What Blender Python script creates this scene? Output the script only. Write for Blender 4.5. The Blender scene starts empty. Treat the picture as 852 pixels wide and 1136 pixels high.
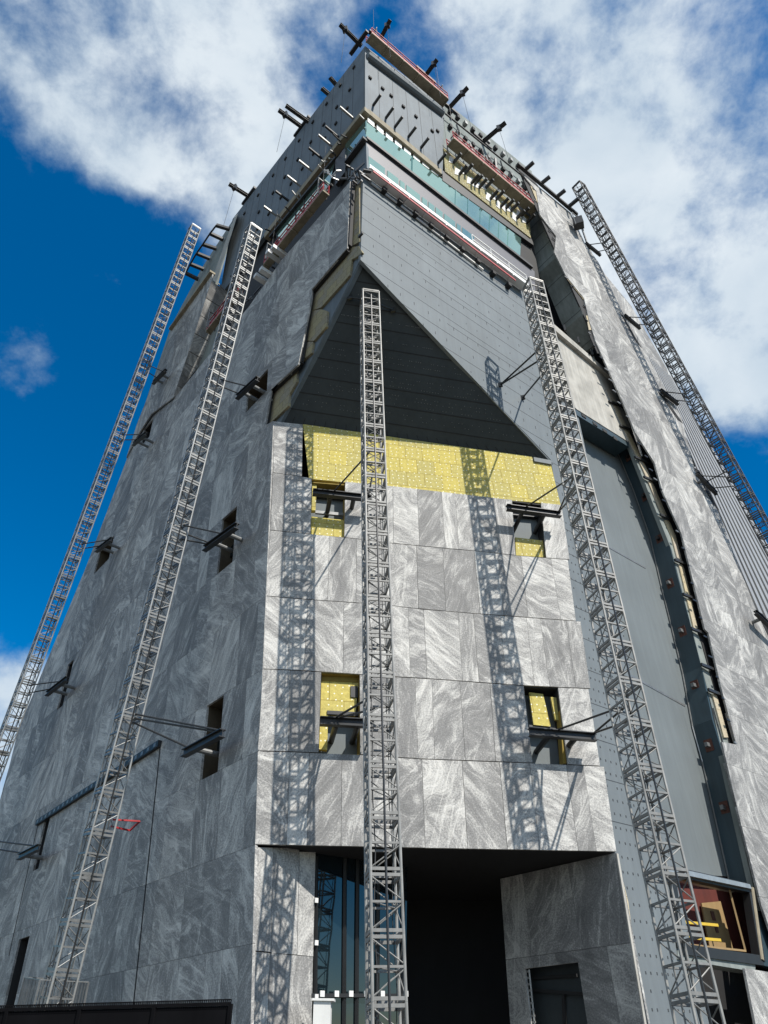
import bpy, bmesh, math, random
from mathutils import Vector, Matrix
random.seed(7)
S = bpy.context.scene
COL = S.collection
R_ = math.radians

# ------------------------------------------------------------------ camera
PITCH, ROLL, CAMH = 38.0, -1.0, 1.7
FPX, CXP, CYP = 788.0, 426.0, 568.0
cam = bpy.data.cameras.new('camera')
cam.sensor_fit = 'VERTICAL'; cam.sensor_height = 36.0; cam.lens = FPX / 1136 * 36
cam.clip_start = 0.1; cam.clip_end = 3000
camo = bpy.data.objects.new('camera', cam); COL.objects.link(camo)
_p, _r = R_(PITCH), R_(ROLL)
FWD = Vector((0, math.cos(_p), math.sin(_p)))
_u0 = Vector((0, -math.sin(_p), math.cos(_p))); _r0 = Vector((1, 0, 0))
RT = _r0 * math.cos(_r) + _u0 * math.sin(_r)
UP = -_r0 * math.sin(_r) + _u0 * math.cos(_r)
EYE = Vector((0, 0, CAMH))
m3 = Matrix((RT, UP, -FWD)).transposed()
camo.matrix_world = Matrix.Translation(EYE) @ m3.to_4x4()
S.camera = camo

def ray(x, y):
    return (RT * (x - CXP) - UP * (y - CYP) + FWD * FPX).normalized()

# ------------------------------------------------------------------ sun, sky, exposure
SUN_AZ, SUN_EL = 136.0, 47.0          # azimuth measured from +Y towards +X
SUN_DIR = Vector((math.sin(R_(SUN_AZ)) * math.cos(R_(SUN_EL)), math.cos(R_(SUN_AZ)) * math.cos(R_(SUN_EL)), math.sin(R_(SUN_EL))))
sun = bpy.data.lights.new('sun', 'SUN'); sun.energy = 5.0; sun.angle = R_(0.6); sun.color = (1.0, 0.95, 0.87)
suno = bpy.data.objects.new('sun', sun); COL.objects.link(suno)
suno.rotation_euler = SUN_DIR.to_track_quat('Z', 'Y').to_euler(); suno.location = (40, -40, 90)
S.view_settings.view_transform = 'Standard'; S.view_settings.look = 'None'
S.view_settings.exposure = 0.24; S.view_settings.gamma = 1.0
S.render.engine = 'CYCLES'

world = bpy.data.worlds.new('World'); S.world = world; world.use_nodes = True
def build_world():
    nt = world.node_tree; N = nt.nodes; Lk = nt.links
    N.clear()
    out = N.new('ShaderNodeOutputWorld'); bg = N.new('ShaderNodeBackground')
    bg.inputs['Strength'].default_value = 0.07
    Lk.new(bg.outputs[0], out.inputs[0])
    sky = N.new('ShaderNodeTexSky'); sky.sky_type = 'NISHITA'; sky.sun_disc = False
    sky.sun_elevation = R_(SUN_EL); sky.sun_rotation = R_(SUN_AZ); sky.dust_density = 0.2; sky.ozone_density = 2.2; sky.air_density = 1.0
    hsv = N.new('ShaderNodeHueSaturation'); hsv.inputs['Saturation'].default_value = 1.7; hsv.inputs['Value'].default_value = 1.75
    Lk.new(sky.outputs[0], hsv.inputs['Color'])
    tc = N.new('ShaderNodeTexCoord')
    blobs = [(60, 40, 9, .34), (150, 65, 7, .46), (215, 115, 6, .36), (240, 195, 7, .5), (300, 215, 5, .4), (310, 60, 6, .36), (330, 130, 5, .26), (170, 150, 5, .26), (20, 70, 8, .28),
             (12, 432, 5, .98), (55, 365, 6, .42), (118, 392, 5, .42), (-20, 760, 7, .8), (10, 830, 7, .75),
             (620, 90, 9, .34), (690, 150, 10, .36), (780, 200, 11, .4), (820, 80, 11, .36), (700, 280, 9, .42), (610, 170, 7, .3), (780, 330, 9, .36), (840, 300, 9, .3), (730, 390, 7, .36), (800, 410, 8, .34), (845, 440, 6, .2),
             (560, 20, 7, .35), (720, 20, 10, .34), (900, 250, 14, .45), (440, 25, 5, .12),
             (455, 60, 8, -.3), (20, 230, 9, -.5), (60, 560, 15, -.9), (90, 490, 8, -.5), (845, 500, 8, -.5), (262, 105, 3, -.3), (210, 25, 4, -.15), (20, 280, 5, -.3)]
    acc = None
    nrm_ = Vector((math.sin(R_(142)), math.cos(R_(142)), 0))
    for (x, y, r, a, *refl) in blobs + [(426, 568, 70, .95, 2), (430, 160, 14, .75, 1), (500, 215, 14, .7, 1), (570, 275, 14, .8, 1)]:  # added unseen cloud lobes: behind camera for neutral ambient, mirrored ones for glass reflections
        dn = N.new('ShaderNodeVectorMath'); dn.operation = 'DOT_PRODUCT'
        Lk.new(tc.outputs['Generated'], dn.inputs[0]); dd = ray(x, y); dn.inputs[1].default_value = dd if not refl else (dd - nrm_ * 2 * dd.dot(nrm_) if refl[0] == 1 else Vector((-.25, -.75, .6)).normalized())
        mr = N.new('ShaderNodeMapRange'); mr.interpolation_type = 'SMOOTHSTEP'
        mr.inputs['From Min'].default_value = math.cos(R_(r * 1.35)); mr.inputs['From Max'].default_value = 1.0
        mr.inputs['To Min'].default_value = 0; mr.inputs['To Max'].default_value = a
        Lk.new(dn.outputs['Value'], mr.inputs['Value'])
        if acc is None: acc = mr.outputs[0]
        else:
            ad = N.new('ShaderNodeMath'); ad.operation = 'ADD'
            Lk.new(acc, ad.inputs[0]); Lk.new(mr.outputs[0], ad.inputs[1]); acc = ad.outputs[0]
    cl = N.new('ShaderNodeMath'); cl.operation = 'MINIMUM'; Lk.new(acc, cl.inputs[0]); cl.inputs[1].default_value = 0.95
    # project the direction on a high flat layer so the clouds are streaked towards the horizon
    mp = N.new('ShaderNodeMapping'); mp.inputs['Scale'].default_value = (1.0, 1.0, 1.25)
    Lk.new(tc.outputs['Generated'], mp.inputs['Vector'])
    def noise(sc, det, rough, dist, off):
        m = N.new('ShaderNodeMapping'); m.inputs['Location'].default_value = (off, off * .7, -off)
        Lk.new(mp.outputs[0], m.inputs['Vector'])
        n = N.new('ShaderNodeTexNoise'); n.inputs['Scale'].default_value = sc; n.inputs['Detail'].default_value = det
        n.inputs['Roughness'].default_value = rough; n.inputs['Distortion'].default_value = dist
        Lk.new(m.outputs[0], n.inputs['Vector']); return n.outputs['Fac']
    n1 = noise(5.4, 12, .58, .12, 1.3); n2 = noise(15.0, 10, .64, .15, 4.1)
    def math_(op, a, b):
        n = N.new('ShaderNodeMath'); n.operation = op
        for i, v in enumerate((a, b)):
            if isinstance(v, (int, float)): n.inputs[i].default_value = v
            else: Lk.new(v, n.inputs[i])
        return n.outputs[0]
    d1 = math_('MULTIPLY', math_('SUBTRACT', n1, .5), 2.45)
    d2 = math_('MULTIPLY', math_('SUBTRACT', n2, .5), .95)
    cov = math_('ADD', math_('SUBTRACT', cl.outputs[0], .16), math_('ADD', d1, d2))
    al = N.new('ShaderNodeMapRange'); al.interpolation_type = 'SMOOTHSTEP'
    al.inputs['From Min'].default_value = .06; al.inputs['From Max'].default_value = .98
    Lk.new(cov, al.inputs['Value'])
    sh = noise(4.3, 6, .55, .3, 7.7)
    rp = N.new('ShaderNodeValToRGB'); rp.color_ramp.elements[0].position = .32; rp.color_ramp.elements[1].position = .64
    rp.color_ramp.elements[0].color = (5.6, 7.2, 8.7, 1); rp.color_ramp.elements[1].color = (10.6, 11.4, 11.9, 1)
    Lk.new(math_('ADD', math_('MULTIPLY', sh, .6), math_('MULTIPLY', al.outputs[0], .24)), rp.inputs[0])
    mix = N.new('ShaderNodeMix'); mix.data_type = 'RGBA'
    Lk.new(math_('MULTIPLY', al.outputs[0], .93), mix.inputs[0])
    Lk.new(hsv.outputs[0], mix.inputs[6]); Lk.new(rp.outputs[0], mix.inputs[7])
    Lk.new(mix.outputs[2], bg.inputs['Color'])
build_world()

# ------------------------------------------------------------------ materials
M = {}
def newmat(name):
    m = bpy.data.materials.new(name); m.use_nodes = True
    nt = m.node_tree; b = nt.nodes['Principled BSDF']
    return m, nt, b
def simple(name, col, rough=.6, metal=0.0, var=.12, vscale=1.5, spec=.5, bump=0.0, bscale=30):
    m, nt, b = newmat(name); N = nt.nodes; Lk = nt.links
    g = N.new('ShaderNodeNewGeometry')
    n = N.new('ShaderNodeTexNoise'); n.inputs['Scale'].default_value = vscale; n.inputs['Detail'].default_value = 6
    Lk.new(g.outputs['Position'], n.inputs['Vector'])
    r = N.new('ShaderNodeValToRGB')
    r.color_ramp.elements[0].position = .3; r.color_ramp.elements[1].position = .7
    r.color_ramp.elements[0].color = (*[c * (1 - var) for c in col], 1); r.color_ramp.elements[1].color = (*[c * (1 + var) for c in col], 1)
    ms = N.new('ShaderNodeMapping'); ms.inputs['Scale'].default_value = (2.2, 2.2, .16); Lk.new(g.outputs['Position'], ms.inputs['Vector'])
    ns = N.new('ShaderNodeTexNoise'); ns.inputs['Scale'].default_value = 1.6; ns.inputs['Detail'].default_value = 8; ns.inputs['Roughness'].default_value = .7; Lk.new(ms.outputs[0], ns.inputs['Vector'])
    av = N.new('ShaderNodeMix'); av.data_type = 'FLOAT'; av.inputs[0].default_value = .5; Lk.new(n.outputs['Fac'], av.inputs[2]); Lk.new(ns.outputs['Fac'], av.inputs[3])
    Lk.new(av.outputs[0], r.inputs[0]); Lk.new(r.outputs[0], b.inputs['Base Color'])
    b.inputs['Roughness'].default_value = rough; b.inputs['Metallic'].default_value = metal
    b.inputs['Specular IOR Level'].default_value = spec
    if bump:
        n2 = N.new('ShaderNodeTexNoise'); n2.inputs['Scale'].default_value = bscale; n2.inputs['Detail'].default_value = 5
        Lk.new(g.outputs['Position'], n2.inputs['Vector'])
        bp = N.new('ShaderNodeBump'); bp.inputs['Strength'].default_value = bump; bp.inputs['Distance'].default_value = .02
        Lk.new(n2.outputs['Fac'], bp.inputs['Height']); Lk.new(bp.outputs[0], b.inputs['Normal'])
    M[name] = m; return m

def granite(name, dark, mid, light, wscale=.9, rough=.65):
    m, nt, b = newmat(name); N = nt.nodes; Lk = nt.links
    uv = N.new('ShaderNodeUVMap'); at = N.new('ShaderNodeAttribute'); at.attribute_name = 'pid'
    def val(op, a, bb=None):
        n = N.new('ShaderNodeMath'); n.operation = op
        for i, v in enumerate((a, bb)):
            if v is None: continue
            if isinstance(v, (int, float)): n.inputs[i].default_value = v
            else: Lk.new(v, n.inputs[i])
        return n.outputs[0]
    rot = N.new('ShaderNodeVectorRotate'); rot.rotation_type = 'Z_AXIS'
    Lk.new(uv.outputs[0], rot.inputs['Vector'])
    ang = val('MULTIPLY', val('SINE', val('MULTIPLY', at.outputs['Fac'], 437.0)), 1.0)
    Lk.new(val('ADD', ang, -.25), rot.inputs['Angle'])
    cmb = N.new('ShaderNodeCombineXYZ')
    Lk.new(val('MULTIPLY', at.outputs['Fac'], 91.7), cmb.inputs[0]); Lk.new(val('MULTIPLY', at.outputs['Fac'], 53.3), cmb.inputs[1]); Lk.new(val('MULTIPLY', at.outputs['Fac'], 17.1), cmb.inputs[2])
    add = N.new('ShaderNodeVectorMath'); add.operation = 'ADD'
    Lk.new(rot.outputs[0], add.inputs[0]); Lk.new(cmb.outputs[0], add.inputs[1])
    # swirl the coordinates with a broad noise; every slab is cut from another place of the block
    def white(k):
        w_ = N.new('ShaderNodeTexWhiteNoise'); w_.noise_dimensions = '1D'; Lk.new(val('MULTIPLY', at.outputs['Fac'], k), w_.inputs['W']); return w_.outputs['Value']
    nz = N.new('ShaderNodeTexNoise'); nz.inputs['Scale'].default_value = .55; nz.inputs['Detail'].default_value = 2.5; nz.inputs['Roughness'].default_value = .45
    Lk.new(add.outputs[0], nz.inputs['Vector'])
    sub = N.new('ShaderNodeVectorMath'); sub.operation = 'SUBTRACT'; Lk.new(nz.outputs['Color'], sub.inputs[0]); sub.inputs[1].default_value = (.5, .5, .5)
    scl = N.new('ShaderNodeVectorMath'); scl.operation = 'SCALE'; Lk.new(val('ADD', val('MULTIPLY', val('POWER', white(311.0), 1.5), 3.6), .8), scl.inputs['Scale']); Lk.new(sub.outputs[0], scl.inputs[0])
    wv = N.new('ShaderNodeVectorMath'); wv.operation = 'ADD'; Lk.new(add.outputs[0], wv.inputs[0]); Lk.new(scl.outputs[0], wv.inputs[1])
    def streak(sx, sy, sc, det, rgh, dist=0.0):
        m_ = N.new('ShaderNodeMapping'); m_.inputs['Scale'].default_value = (sx, sy, 1.0); Lk.new(wv.outputs[0], m_.inputs['Vector'])
        n_ = N.new('ShaderNodeTexNoise'); n_.inputs['Scale'].default_value = sc; n_.inputs['Detail'].default_value = det; n_.inputs['Roughness'].default_value = rgh; n_.inputs['Distortion'].default_value = dist
        Lk.new(m_.outputs[0], n_.inputs['Vector']); return n_.outputs['Fac']
    v1 = streak(1.7, .42, 1.0, 5, .55, .3)
    v2 = streak(11.0, .9, 1.0, 6, .65, .1)
    v3 = streak(1.5, .22, 1.0, 3, .5, .2)
    ridge = val('SUBTRACT', 1.0, val('MINIMUM', val('MULTIPLY', val('ABSOLUTE', val('SUBTRACT', v3, .5)), 17.0), 1.0))
    sp = N.new('ShaderNodeTexNoise'); sp.inputs['Scale'].default_value = 17; sp.inputs['Detail'].default_value = 5; sp.inputs['Roughness'].default_value = .8
    Lk.new(uv.outputs[0], sp.inputs['Vector'])
    v4 = streak(30.0, 2.6, 1.0, 5, .7, .1)
    v5 = streak(1.1, .34, 1.0, 9, .62, .6)
    patch = N.new('ShaderNodeMapRange'); patch.interpolation_type = 'SMOOTHSTEP'; patch.inputs['From Min'].default_value = .56; patch.inputs['From Max'].default_value = .64; patch.inputs['To Max'].default_value = .10
    Lk.new(v5, patch.inputs['Value'])
    s1 = val('ADD', val('ADD', val('MULTIPLY', v1, .50), val('MULTIPLY', v2, .28)), val('ADD', val('MULTIPLY', v4, .22), patch.outputs[0]))
    s2 = val('ADD', s1, val('MULTIPLY', val('SUBTRACT', sp.outputs['Fac'], .5), .8))
    s2 = val('ADD', s2, val('MULTIPLY', val('POWER', ridge, 1.5), .07))
    m2 = N.new('ShaderNodeMapping'); m2.inputs['Scale'].default_value = (1.3, .10, 1.0); m2.inputs['Rotation'].default_value = (0, 0, .5); Lk.new(add.outputs[0], m2.inputs['Vector'])
    n7 = N.new('ShaderNodeTexNoise'); n7.inputs['Scale'].default_value = 1.0; n7.inputs['Detail'].default_value = 2; n7.inputs['Distortion'].default_value = .12; Lk.new(m2.outputs[0], n7.inputs['Vector'])
    ridge2 = val('SUBTRACT', 1.0, val('MINIMUM', val('MULTIPLY', val('ABSOLUTE', val('SUBTRACT', n7.outputs['Fac'], .5)), 42.0), 1.0))
    s2 = val('ADD', s2, val('MULTIPLY', ridge2, .10))
    s3 = val('ADD', s2, val('MULTIPLY', val('SUBTRACT', white(517.0), .5), .15))
    r = N.new('ShaderNodeValToRGB'); cr = r.color_ramp
    cr.elements[0].position = .30; cr.elements[0].color = (*dark, 1)
    cr.elements[1].position = .74; cr.elements[1].color = (*light, 1)
    e = cr.elements.new(.50); e.color = (*mid, 1)
    e = cr.elements.new(.60); e.color = (*[a * .55 + c * .45 for a, c in zip(mid, light)], 1)
    Lk.new(s3, r.inputs[0]); Lk.new(r.outputs[0], b.inputs['Base Color'])
    b.inputs['Roughness'].default_value = rough; b.inputs['Specular IOR Level'].default_value = .16
    bp = N.new('ShaderNodeBump'); bp.inputs['Strength'].default_value = .12; bp.inputs['Distance'].default_value = .01
    Lk.new(sp.outputs['Fac'], bp.inputs['Height']); Lk.new(bp.outputs[0], b.inputs['Normal'])
    M[name] = m
granite('granite', (.14, .14, .139), (.25, .247, .242), (.60, .59, .56))

def insulation(name, col, dots=True, bw=.9, bh=.6):
    m, nt, b = newmat(name); N = nt.nodes; Lk = nt.links
    uv = N.new('ShaderNodeUVMap')
    br = N.new('ShaderNodeTexBrick'); br.inputs['Scale'].default_value = 1.0
    br.inputs['Brick Width'].default_value = bw; br.inputs['Row Height'].default_value = bh; br.inputs['Mortar Size'].default_value = .014; br.inputs['Bias'].default_value = -.2; br.offset = .37
    br.inputs['Color1'].default_value = (*col, 1); br.inputs['Color2'].default_value = (col[0] * .8, col[1] * .84, col[2] * 1.15, 1); br.inputs['Mortar'].default_value = (col[0] * .55, col[1] * .5, col[2] * .45, 1)
    Lk.new(uv.outputs[0], br.inputs['Vector'])
    n = N.new('ShaderNodeTexNoise'); n.inputs['Scale'].default_value = 7; n.inputs['Detail'].default_value = 8; n.inputs['Roughness'].default_value = .7
    Lk.new(uv.outputs[0], n.inputs['Vector'])
    mr = N.new('ShaderNodeMapRange'); mr.inputs['From Min'].default_value = .3; mr.inputs['From Max'].default_value = .7; mr.inputs['To Min'].default_value = .68; mr.inputs['To Max'].default_value = 1.12
    Lk.new(n.outputs['Fac'], mr.inputs['Value'])
    mx = N.new('ShaderNodeVectorMath'); mx.operation = 'SCALE'; Lk.new(br.outputs['Color'], mx.inputs[0]); Lk.new(mr.outputs[0], mx.inputs['Scale'])
    last = mx.outputs[0]
    if dots:
        vo = N.new('ShaderNodeTexVoronoi'); vo.inputs['Scale'].default_value = 3.4; vo.inputs['Randomness'].default_value = .5
        vo.voronoi_dimensions = '2D'
        Lk.new(uv.outputs[0], vo.inputs['Vector'])
        lt = N.new('ShaderNodeMath'); lt.operation = 'LESS_THAN'; lt.inputs[1].default_value = .105; Lk.new(vo.outputs['Distance'], lt.inputs[0])
        mi = N.new('ShaderNodeMix'); mi.data_type = 'RGBA'; Lk.new(lt.outputs[0], mi.inputs[0]); Lk.new(last, mi.inputs[6]); mi.inputs[7].default_value = (.8, .78, .62, 1)
        last = mi.outputs[2]
    Lk.new(last, b.inputs['Base Color']); b.inputs['Roughness'].default_value = .95; b.inputs['Specular IOR Level'].default_value = .1
    bp = N.new('ShaderNodeBump'); bp.inputs['Strength'].default_value = .5; bp.inputs['Distance'].default_value = .03
    Lk.new(n.outputs['Fac'], bp.inputs['Height']); Lk.new(bp.outputs[0], b.inputs['Normal'])
    M[name] = m
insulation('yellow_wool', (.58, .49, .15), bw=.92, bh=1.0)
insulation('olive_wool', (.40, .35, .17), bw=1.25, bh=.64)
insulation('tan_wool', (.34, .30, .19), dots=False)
insulation('cream_board', (.56, .48, .32), dots=False, bw=3, bh=1.6)

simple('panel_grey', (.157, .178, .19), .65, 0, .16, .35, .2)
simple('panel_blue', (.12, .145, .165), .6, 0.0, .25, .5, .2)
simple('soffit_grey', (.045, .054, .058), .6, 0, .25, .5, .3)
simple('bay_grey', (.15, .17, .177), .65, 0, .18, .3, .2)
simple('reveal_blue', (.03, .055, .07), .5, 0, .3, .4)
simple('spandrel', (.10, .10, .115), .5, 0, .05)
simple('concrete', (.40, .385, .35), .9, 0, .4, .9, .2, .4, 12)
simple('concrete_green', (.22, .245, .235), .9, 0, .4, .7, .2, .3, 9)
simple('black', (.016, .017, .018), .55, 0, .2)
simple('membrane', (.02, .02, .021), .8, 0, .3)
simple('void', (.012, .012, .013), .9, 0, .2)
simple('dark_steel', (.035, .036, .038), .45, .3, .25, 3)
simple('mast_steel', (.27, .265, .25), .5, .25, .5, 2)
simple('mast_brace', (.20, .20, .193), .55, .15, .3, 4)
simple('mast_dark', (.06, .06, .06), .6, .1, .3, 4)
simple('brown_lining', (.07, .055, .035), .9, 0, .3, 3)
simple('galv', (.38, .38, .37), .42, .55, .22, 4)
simple('galv_dim', (.20, .205, .205), .5, .5, .3, 5)
simple('white_paint', (.72, .72, .70), .5, 0, .08, 3)
simple('red_paint', (.36, .025, .03), .5, 0, .25, 3)
simple('maroon', (.10, .018, .012), .8, 0, .3)
simple('rust', (.10, .042, .03), .9, 0, .45, 9)
simple('joint', (.045, .05, .055), .8, 0, .2)
simple('wood', (.30, .20, .09), .75, 0, .2, 2)
simple('tan_ledge', (.26, .225, .16), .85, 0, .3, 2)
simple('ochre', (.24, .17, .035), .9, 0, .25, 4)
simple('foil', (.68, .68, .66), .45, 0, .2, 5, .5, .6, 4)
simple('yellow_paint', (.6, .40, .03), .45, 0, .1)
simple('corrugated_grey', (.36, .36, .355), .5, .15, .12, .8)
simple('fabric', (.006, .006, .007), .95, 0, .3, 2, .05)
simple('gravel', (.10, .095, .085), .95, 0, .3, .8, .2, .5, 8)
def glass_mat(name, col, rough=.03, spec=1.0, ior=2.2):
    m, nt, b = newmat(name); N = nt.nodes; Lk = nt.links
    g = N.new('ShaderNodeNewGeometry')
    n = N.new('ShaderNodeTexNoise'); n.inputs['Scale'].default_value = .45; n.inputs['Detail'].default_value = 2
    Lk.new(g.outputs['Position'], n.inputs['Vector'])
    bp = N.new('ShaderNodeBump'); bp.inputs['Strength'].default_value = .06; bp.inputs['Distance'].default_value = .1
    Lk.new(n.outputs['Fac'], bp.inputs['Height']); Lk.new(bp.outputs[0], b.inputs['Normal'])
    b.inputs['Base Color'].default_value = (*col, 1); b.inputs['Roughness'].default_value = rough; b.inputs['IOR'].default_value = ior
    b.inputs['Specular IOR Level'].default_value = spec
    M[name] = m
glass_mat('glass_green', (.32, .53, .47), .03, 1.0, 1.5); M['glass_green'].node_tree.nodes['Principled BSDF'].inputs['Metallic'].default_value = .8
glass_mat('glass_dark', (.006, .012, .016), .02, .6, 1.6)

# ------------------------------------------------------------------ object helpers
WM = {}
def tag(o, label=None, cat=None, group=None, kind=None):
    if label: o['label'] = label
    if cat: o['category'] = cat
    if group: o['group'] = group
    if kind: o['kind'] = kind
    return o
def thing(name, loc, label, cat, group=None, mat=None):
    o = bpy.data.objects.new(name, None); COL.objects.link(o)
    o.empty_display_size = .3
    mw = Matrix.Translation(loc) if mat is None else mat
    o.matrix_world = mw; WM[o] = mw
    return tag(o, label, cat, group, 'thing')
def boxuv(bm):
    uvl = bm.loops.layers.uv.verify()
    for f in bm.faces:
        n = f.normal
        if abs(n.z) > .9: u, v = Vector((1, 0, 0)), Vector((0, 1, 0))
        else:
            u = Vector((0, 0, 1)).cross(n).normalized(); v = n.cross(u)
        for l in f.loops: l[uvl].uv = (l.vert.co.dot(u), l.vert.co.dot(v))
def obj(name, bm, mat, parent=None, smooth=False):
    """mesh given in world coordinates; origin goes to its middle"""
    bm.normal_update(); boxuv(bm)
    me = bpy.data.meshes.new(name)
    c = Vector((0, 0, 0))
    if bm.verts:
        lo = Vector([min(v.co[i] for v in bm.verts) for i in range(3)]); hi = Vector([max(v.co[i] for v in bm.verts) for i in range(3)])
        c = (lo + hi) / 2
    bmesh.ops.translate(bm, verts=bm.verts, vec=-c)
    bm.to_mesh(me); bm.free()
    for mm in (mat if isinstance(mat, (list, tuple)) else [mat]): me.materials.append(M[mm])
    if smooth:
        for p in me.polygons: p.use_smooth = True
    o = bpy.data.objects.new(name, me); COL.objects.link(o)
    o.location = c; WM[o] = Matrix.Translation(c)
    if parent:
        o.parent = parent; o.matrix_parent_inverse = WM[parent].inverted()
    return o
def B(): return bmesh.new()
def prism(bm, pts, ext, mi=0, pid=None):
    """closed prism: face pts and the same face moved by vector ext"""
    n = len(pts)
    if n < 3: return
    a = [bm.verts.new(p) for p in pts]; b = [bm.verts.new(p + ext) for p in pts]
    nrm = Vector((0, 0, 0))
    for i in range(n):
        nrm += (pts[i] - pts[0]).cross(pts[(i + 1) % n] - pts[0])
    flip = nrm.dot(ext) > 0
    fs = [bm.faces.new(a[::-1] if flip else a), bm.faces.new(b if flip else b[::-1])]
    for i in range(n):
        j = (i + 1) % n
        q = [a[j], a[i], b[i], b[j]]
        fs.append(bm.faces.new(q[::-1] if flip else q))
    lay = bm.faces.layers.float.get('pid')
    for f in fs:
        f.material_index = mi
        if pid is not None and lay: f[lay] = pid
    return fs
def bar(bm, a, b, w, h=None, up=Vector((0, 0, 1))):
    """rectangular bar from a to b"""
    h = h or w
    d = (b - a)
    if d.length < 1e-6: return
    d.normalize()
    s = d.cross(up)
    if s.length < .05: s = d.cross(Vector((0.3, 1, 0.1)))
    s.normalize(); t = s.cross(d)
    pts = [a + s * (w / 2 * i) + t * (h / 2 * j) for i, j in ((-1, -1), (1, -1), (1, 1), (-1, 1))]
    prism(bm, pts, b - a)
def tube(bm, a, b, r, seg=8):
    d = (b - a)
    if d.length < 1e-6: return
    d.normalize(); s = d.cross(Vector((0, 0, 1)))
    if s.length < .05: s = d.cross(Vector((0, 1, 0)))
    s.normalize(); t = s.cross(d)
    prism(bm, [a + (s * math.cos(2 * math.pi * i / seg) + t * math.sin(2 * math.pi * i / seg)) * r for i in range(seg)], b - a)
def ibeam(bm, a, b, h=.3, w=.26, tk=.035, up=Vector((0, 0, 1))):
    d = (b - a).normalized(); s = d.cross(up).normalized(); t = s.cross(d)
    for (cx, cz, ww, hh) in ((0, h / 2 - tk / 2, w, tk), (0, -h / 2 + tk / 2, w, tk), (0, 0, tk, h - 2 * tk - .004)):
        pts = [a + s * (cx + ww / 2 * i) + t * (cz + hh / 2 * j) for i, j in ((-1, -1), (1, -1), (1, 1), (-1, 1))]
        prism(bm, pts, b - a)

class Plane:
    """a wall plane: p0 on it, outward normal n; px() finds the wall point seen at a pixel of the survey photo"""
    def __init__(s, p0, n):
        s.p0 = Vector(p0); s.n = Vector(n).normalized()
        s.u = Vector((0, 0, 1)).cross(s.n).normalized(); s.v = s.n.cross(s.u)
    def px(s, x, y, o=0.0):
        d = ray(x, y); p = s.p0 + s.n * o
        return EYE + d * ((p - EYE).dot(s.n) / d.dot(s.n))
    def poly(s, pts, o=0.0): return [s.px(x, y, o) for x, y in pts]
    def uv(s, p): q = p - s.p0; return (q.dot(s.u), q.dot(s.v))
    def at(s, u, v, o=0.0): return s.p0 + s.u * u + s.v * v + s.n * o
def slab(bm, pl, pts, o, t, mi=0, pid=None): return prism(bm, pl.poly(pts, o), pl.n * -t, mi, pid)
def clip(poly, u0, u1, v0, v1):
    def cut(P, ax, val, keep_ge):
        out = []
        for i in range(len(P)):
            a, b = P[i - 1], P[i]
            ia = (a[ax] >= val) if keep_ge else (a[ax] <= val); ib = (b[ax] >= val) if keep_ge else (b[ax] <= val)
            if ia != ib:
                t = (val - a[ax]) / (b[ax] - a[ax]); out.append((a[0] + (b[0] - a[0]) * t, a[1] + (b[1] - a[1]) * t))
            if ib: out.append(b)
        return out
    for ax, val, ge in ((0, u0, 1), (0, u1, 0), (1, v0, 1), (1, v1, 0)):
        poly = cut(poly, ax, val, ge)
        if len(poly) < 3: return []
    res = []
    for p in poly:
        if not res or abs(p[0] - res[-1][0]) + abs(p[1] - res[-1][1]) > 1e-4: res.append(p)
    if len(res) > 2 and abs(res[0][0] - res[-1][0]) + abs(res[0][1] - res[-1][1]) < 1e-4: res.pop()
    return res if len(res) > 2 else []
def subtract(rect, holes):
    out = [rect]
    for (a0, a1, b0, b1) in holes:
        nxt = []
        for (u0, u1, v0, v1) in out:
            if a0 >= u1 or a1 <= u0 or b0 >= v1 or b1 <= v0: nxt.append((u0, u1, v0, v1)); continue
            if u0 < a0: nxt.append((u0, a0, v0, v1))
            if a1 < u1: nxt.append((a1, u1, v0, v1))
            c0, c1 = max(u0, a0), min(u1, a1)
            if v0 < b0: nxt.append((c0, c1, v0, b0))
            if b1 < v1: nxt.append((c0, c1, b1, v1))
        out = nxt
    return out
def shear_uv(pl, p, k):
    u, v = pl.uv(p); return (u - k * v, v)
def cell_wall(bm, pl, px_poly, o, t, k, rows, widths, holes=(), gap=.012):
    """stone slabs laid in courses over an outlined wall, leaving the window openings"""
    P = [shear_uv(pl, pl.px(x, y, o), k) for x, y in px_poly]
    u_lo, u_hi = min(p[0] for p in P), max(p[0] for p in P)
    rnd = random.Random(11)
    for v0, v1 in zip(rows[:-1], rows[1:]):
        u = u_lo - rnd.random()
        while u < u_hi:
            w = rnd.choice(widths); pid = rnd.random()
            for rc in subtract((u + gap / 2, u + w - gap / 2, v0 + gap / 2, v1 - gap / 2), holes):
                q = clip(P, *rc)
                if q: prism(bm, [pl.at(a + k * b, b, o) for a, b in q], pl.n * -t, 0, pid)
            u += w
def stone_bm():
    bm = B(); bm.faces.layers.float.new('pid'); return bm

# ------------------------------------------------------------------ wall planes of the tower
_r1 = ray(403, 200); KP = EYE + _r1 * (21.5 / math.hypot(_r1.x, _r1.y)); KP.z = 0
def out_n(az): return Vector((math.sin(R_(az)), math.cos(R_(az)), 0))
PL = Plane(KP, out_n(229)); PR = Plane(KP, out_n(142))
E0, E1 = PL.px(303, 467, .45), PL.px(283, 937, .45)
_d = Vector((math.sin(R_(79)), math.cos(R_(79)), 0)); _n = _d.cross(E0 - E1).normalized()
if _n.y > 0: _n = -_n
PF = Plane(E1, _n)
# the right stone slab leans out a little as it rises
PS = Plane(PR.px(835, 900, .35), (PR.n + Vector((0, 0, -.020))).normalized())

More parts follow.
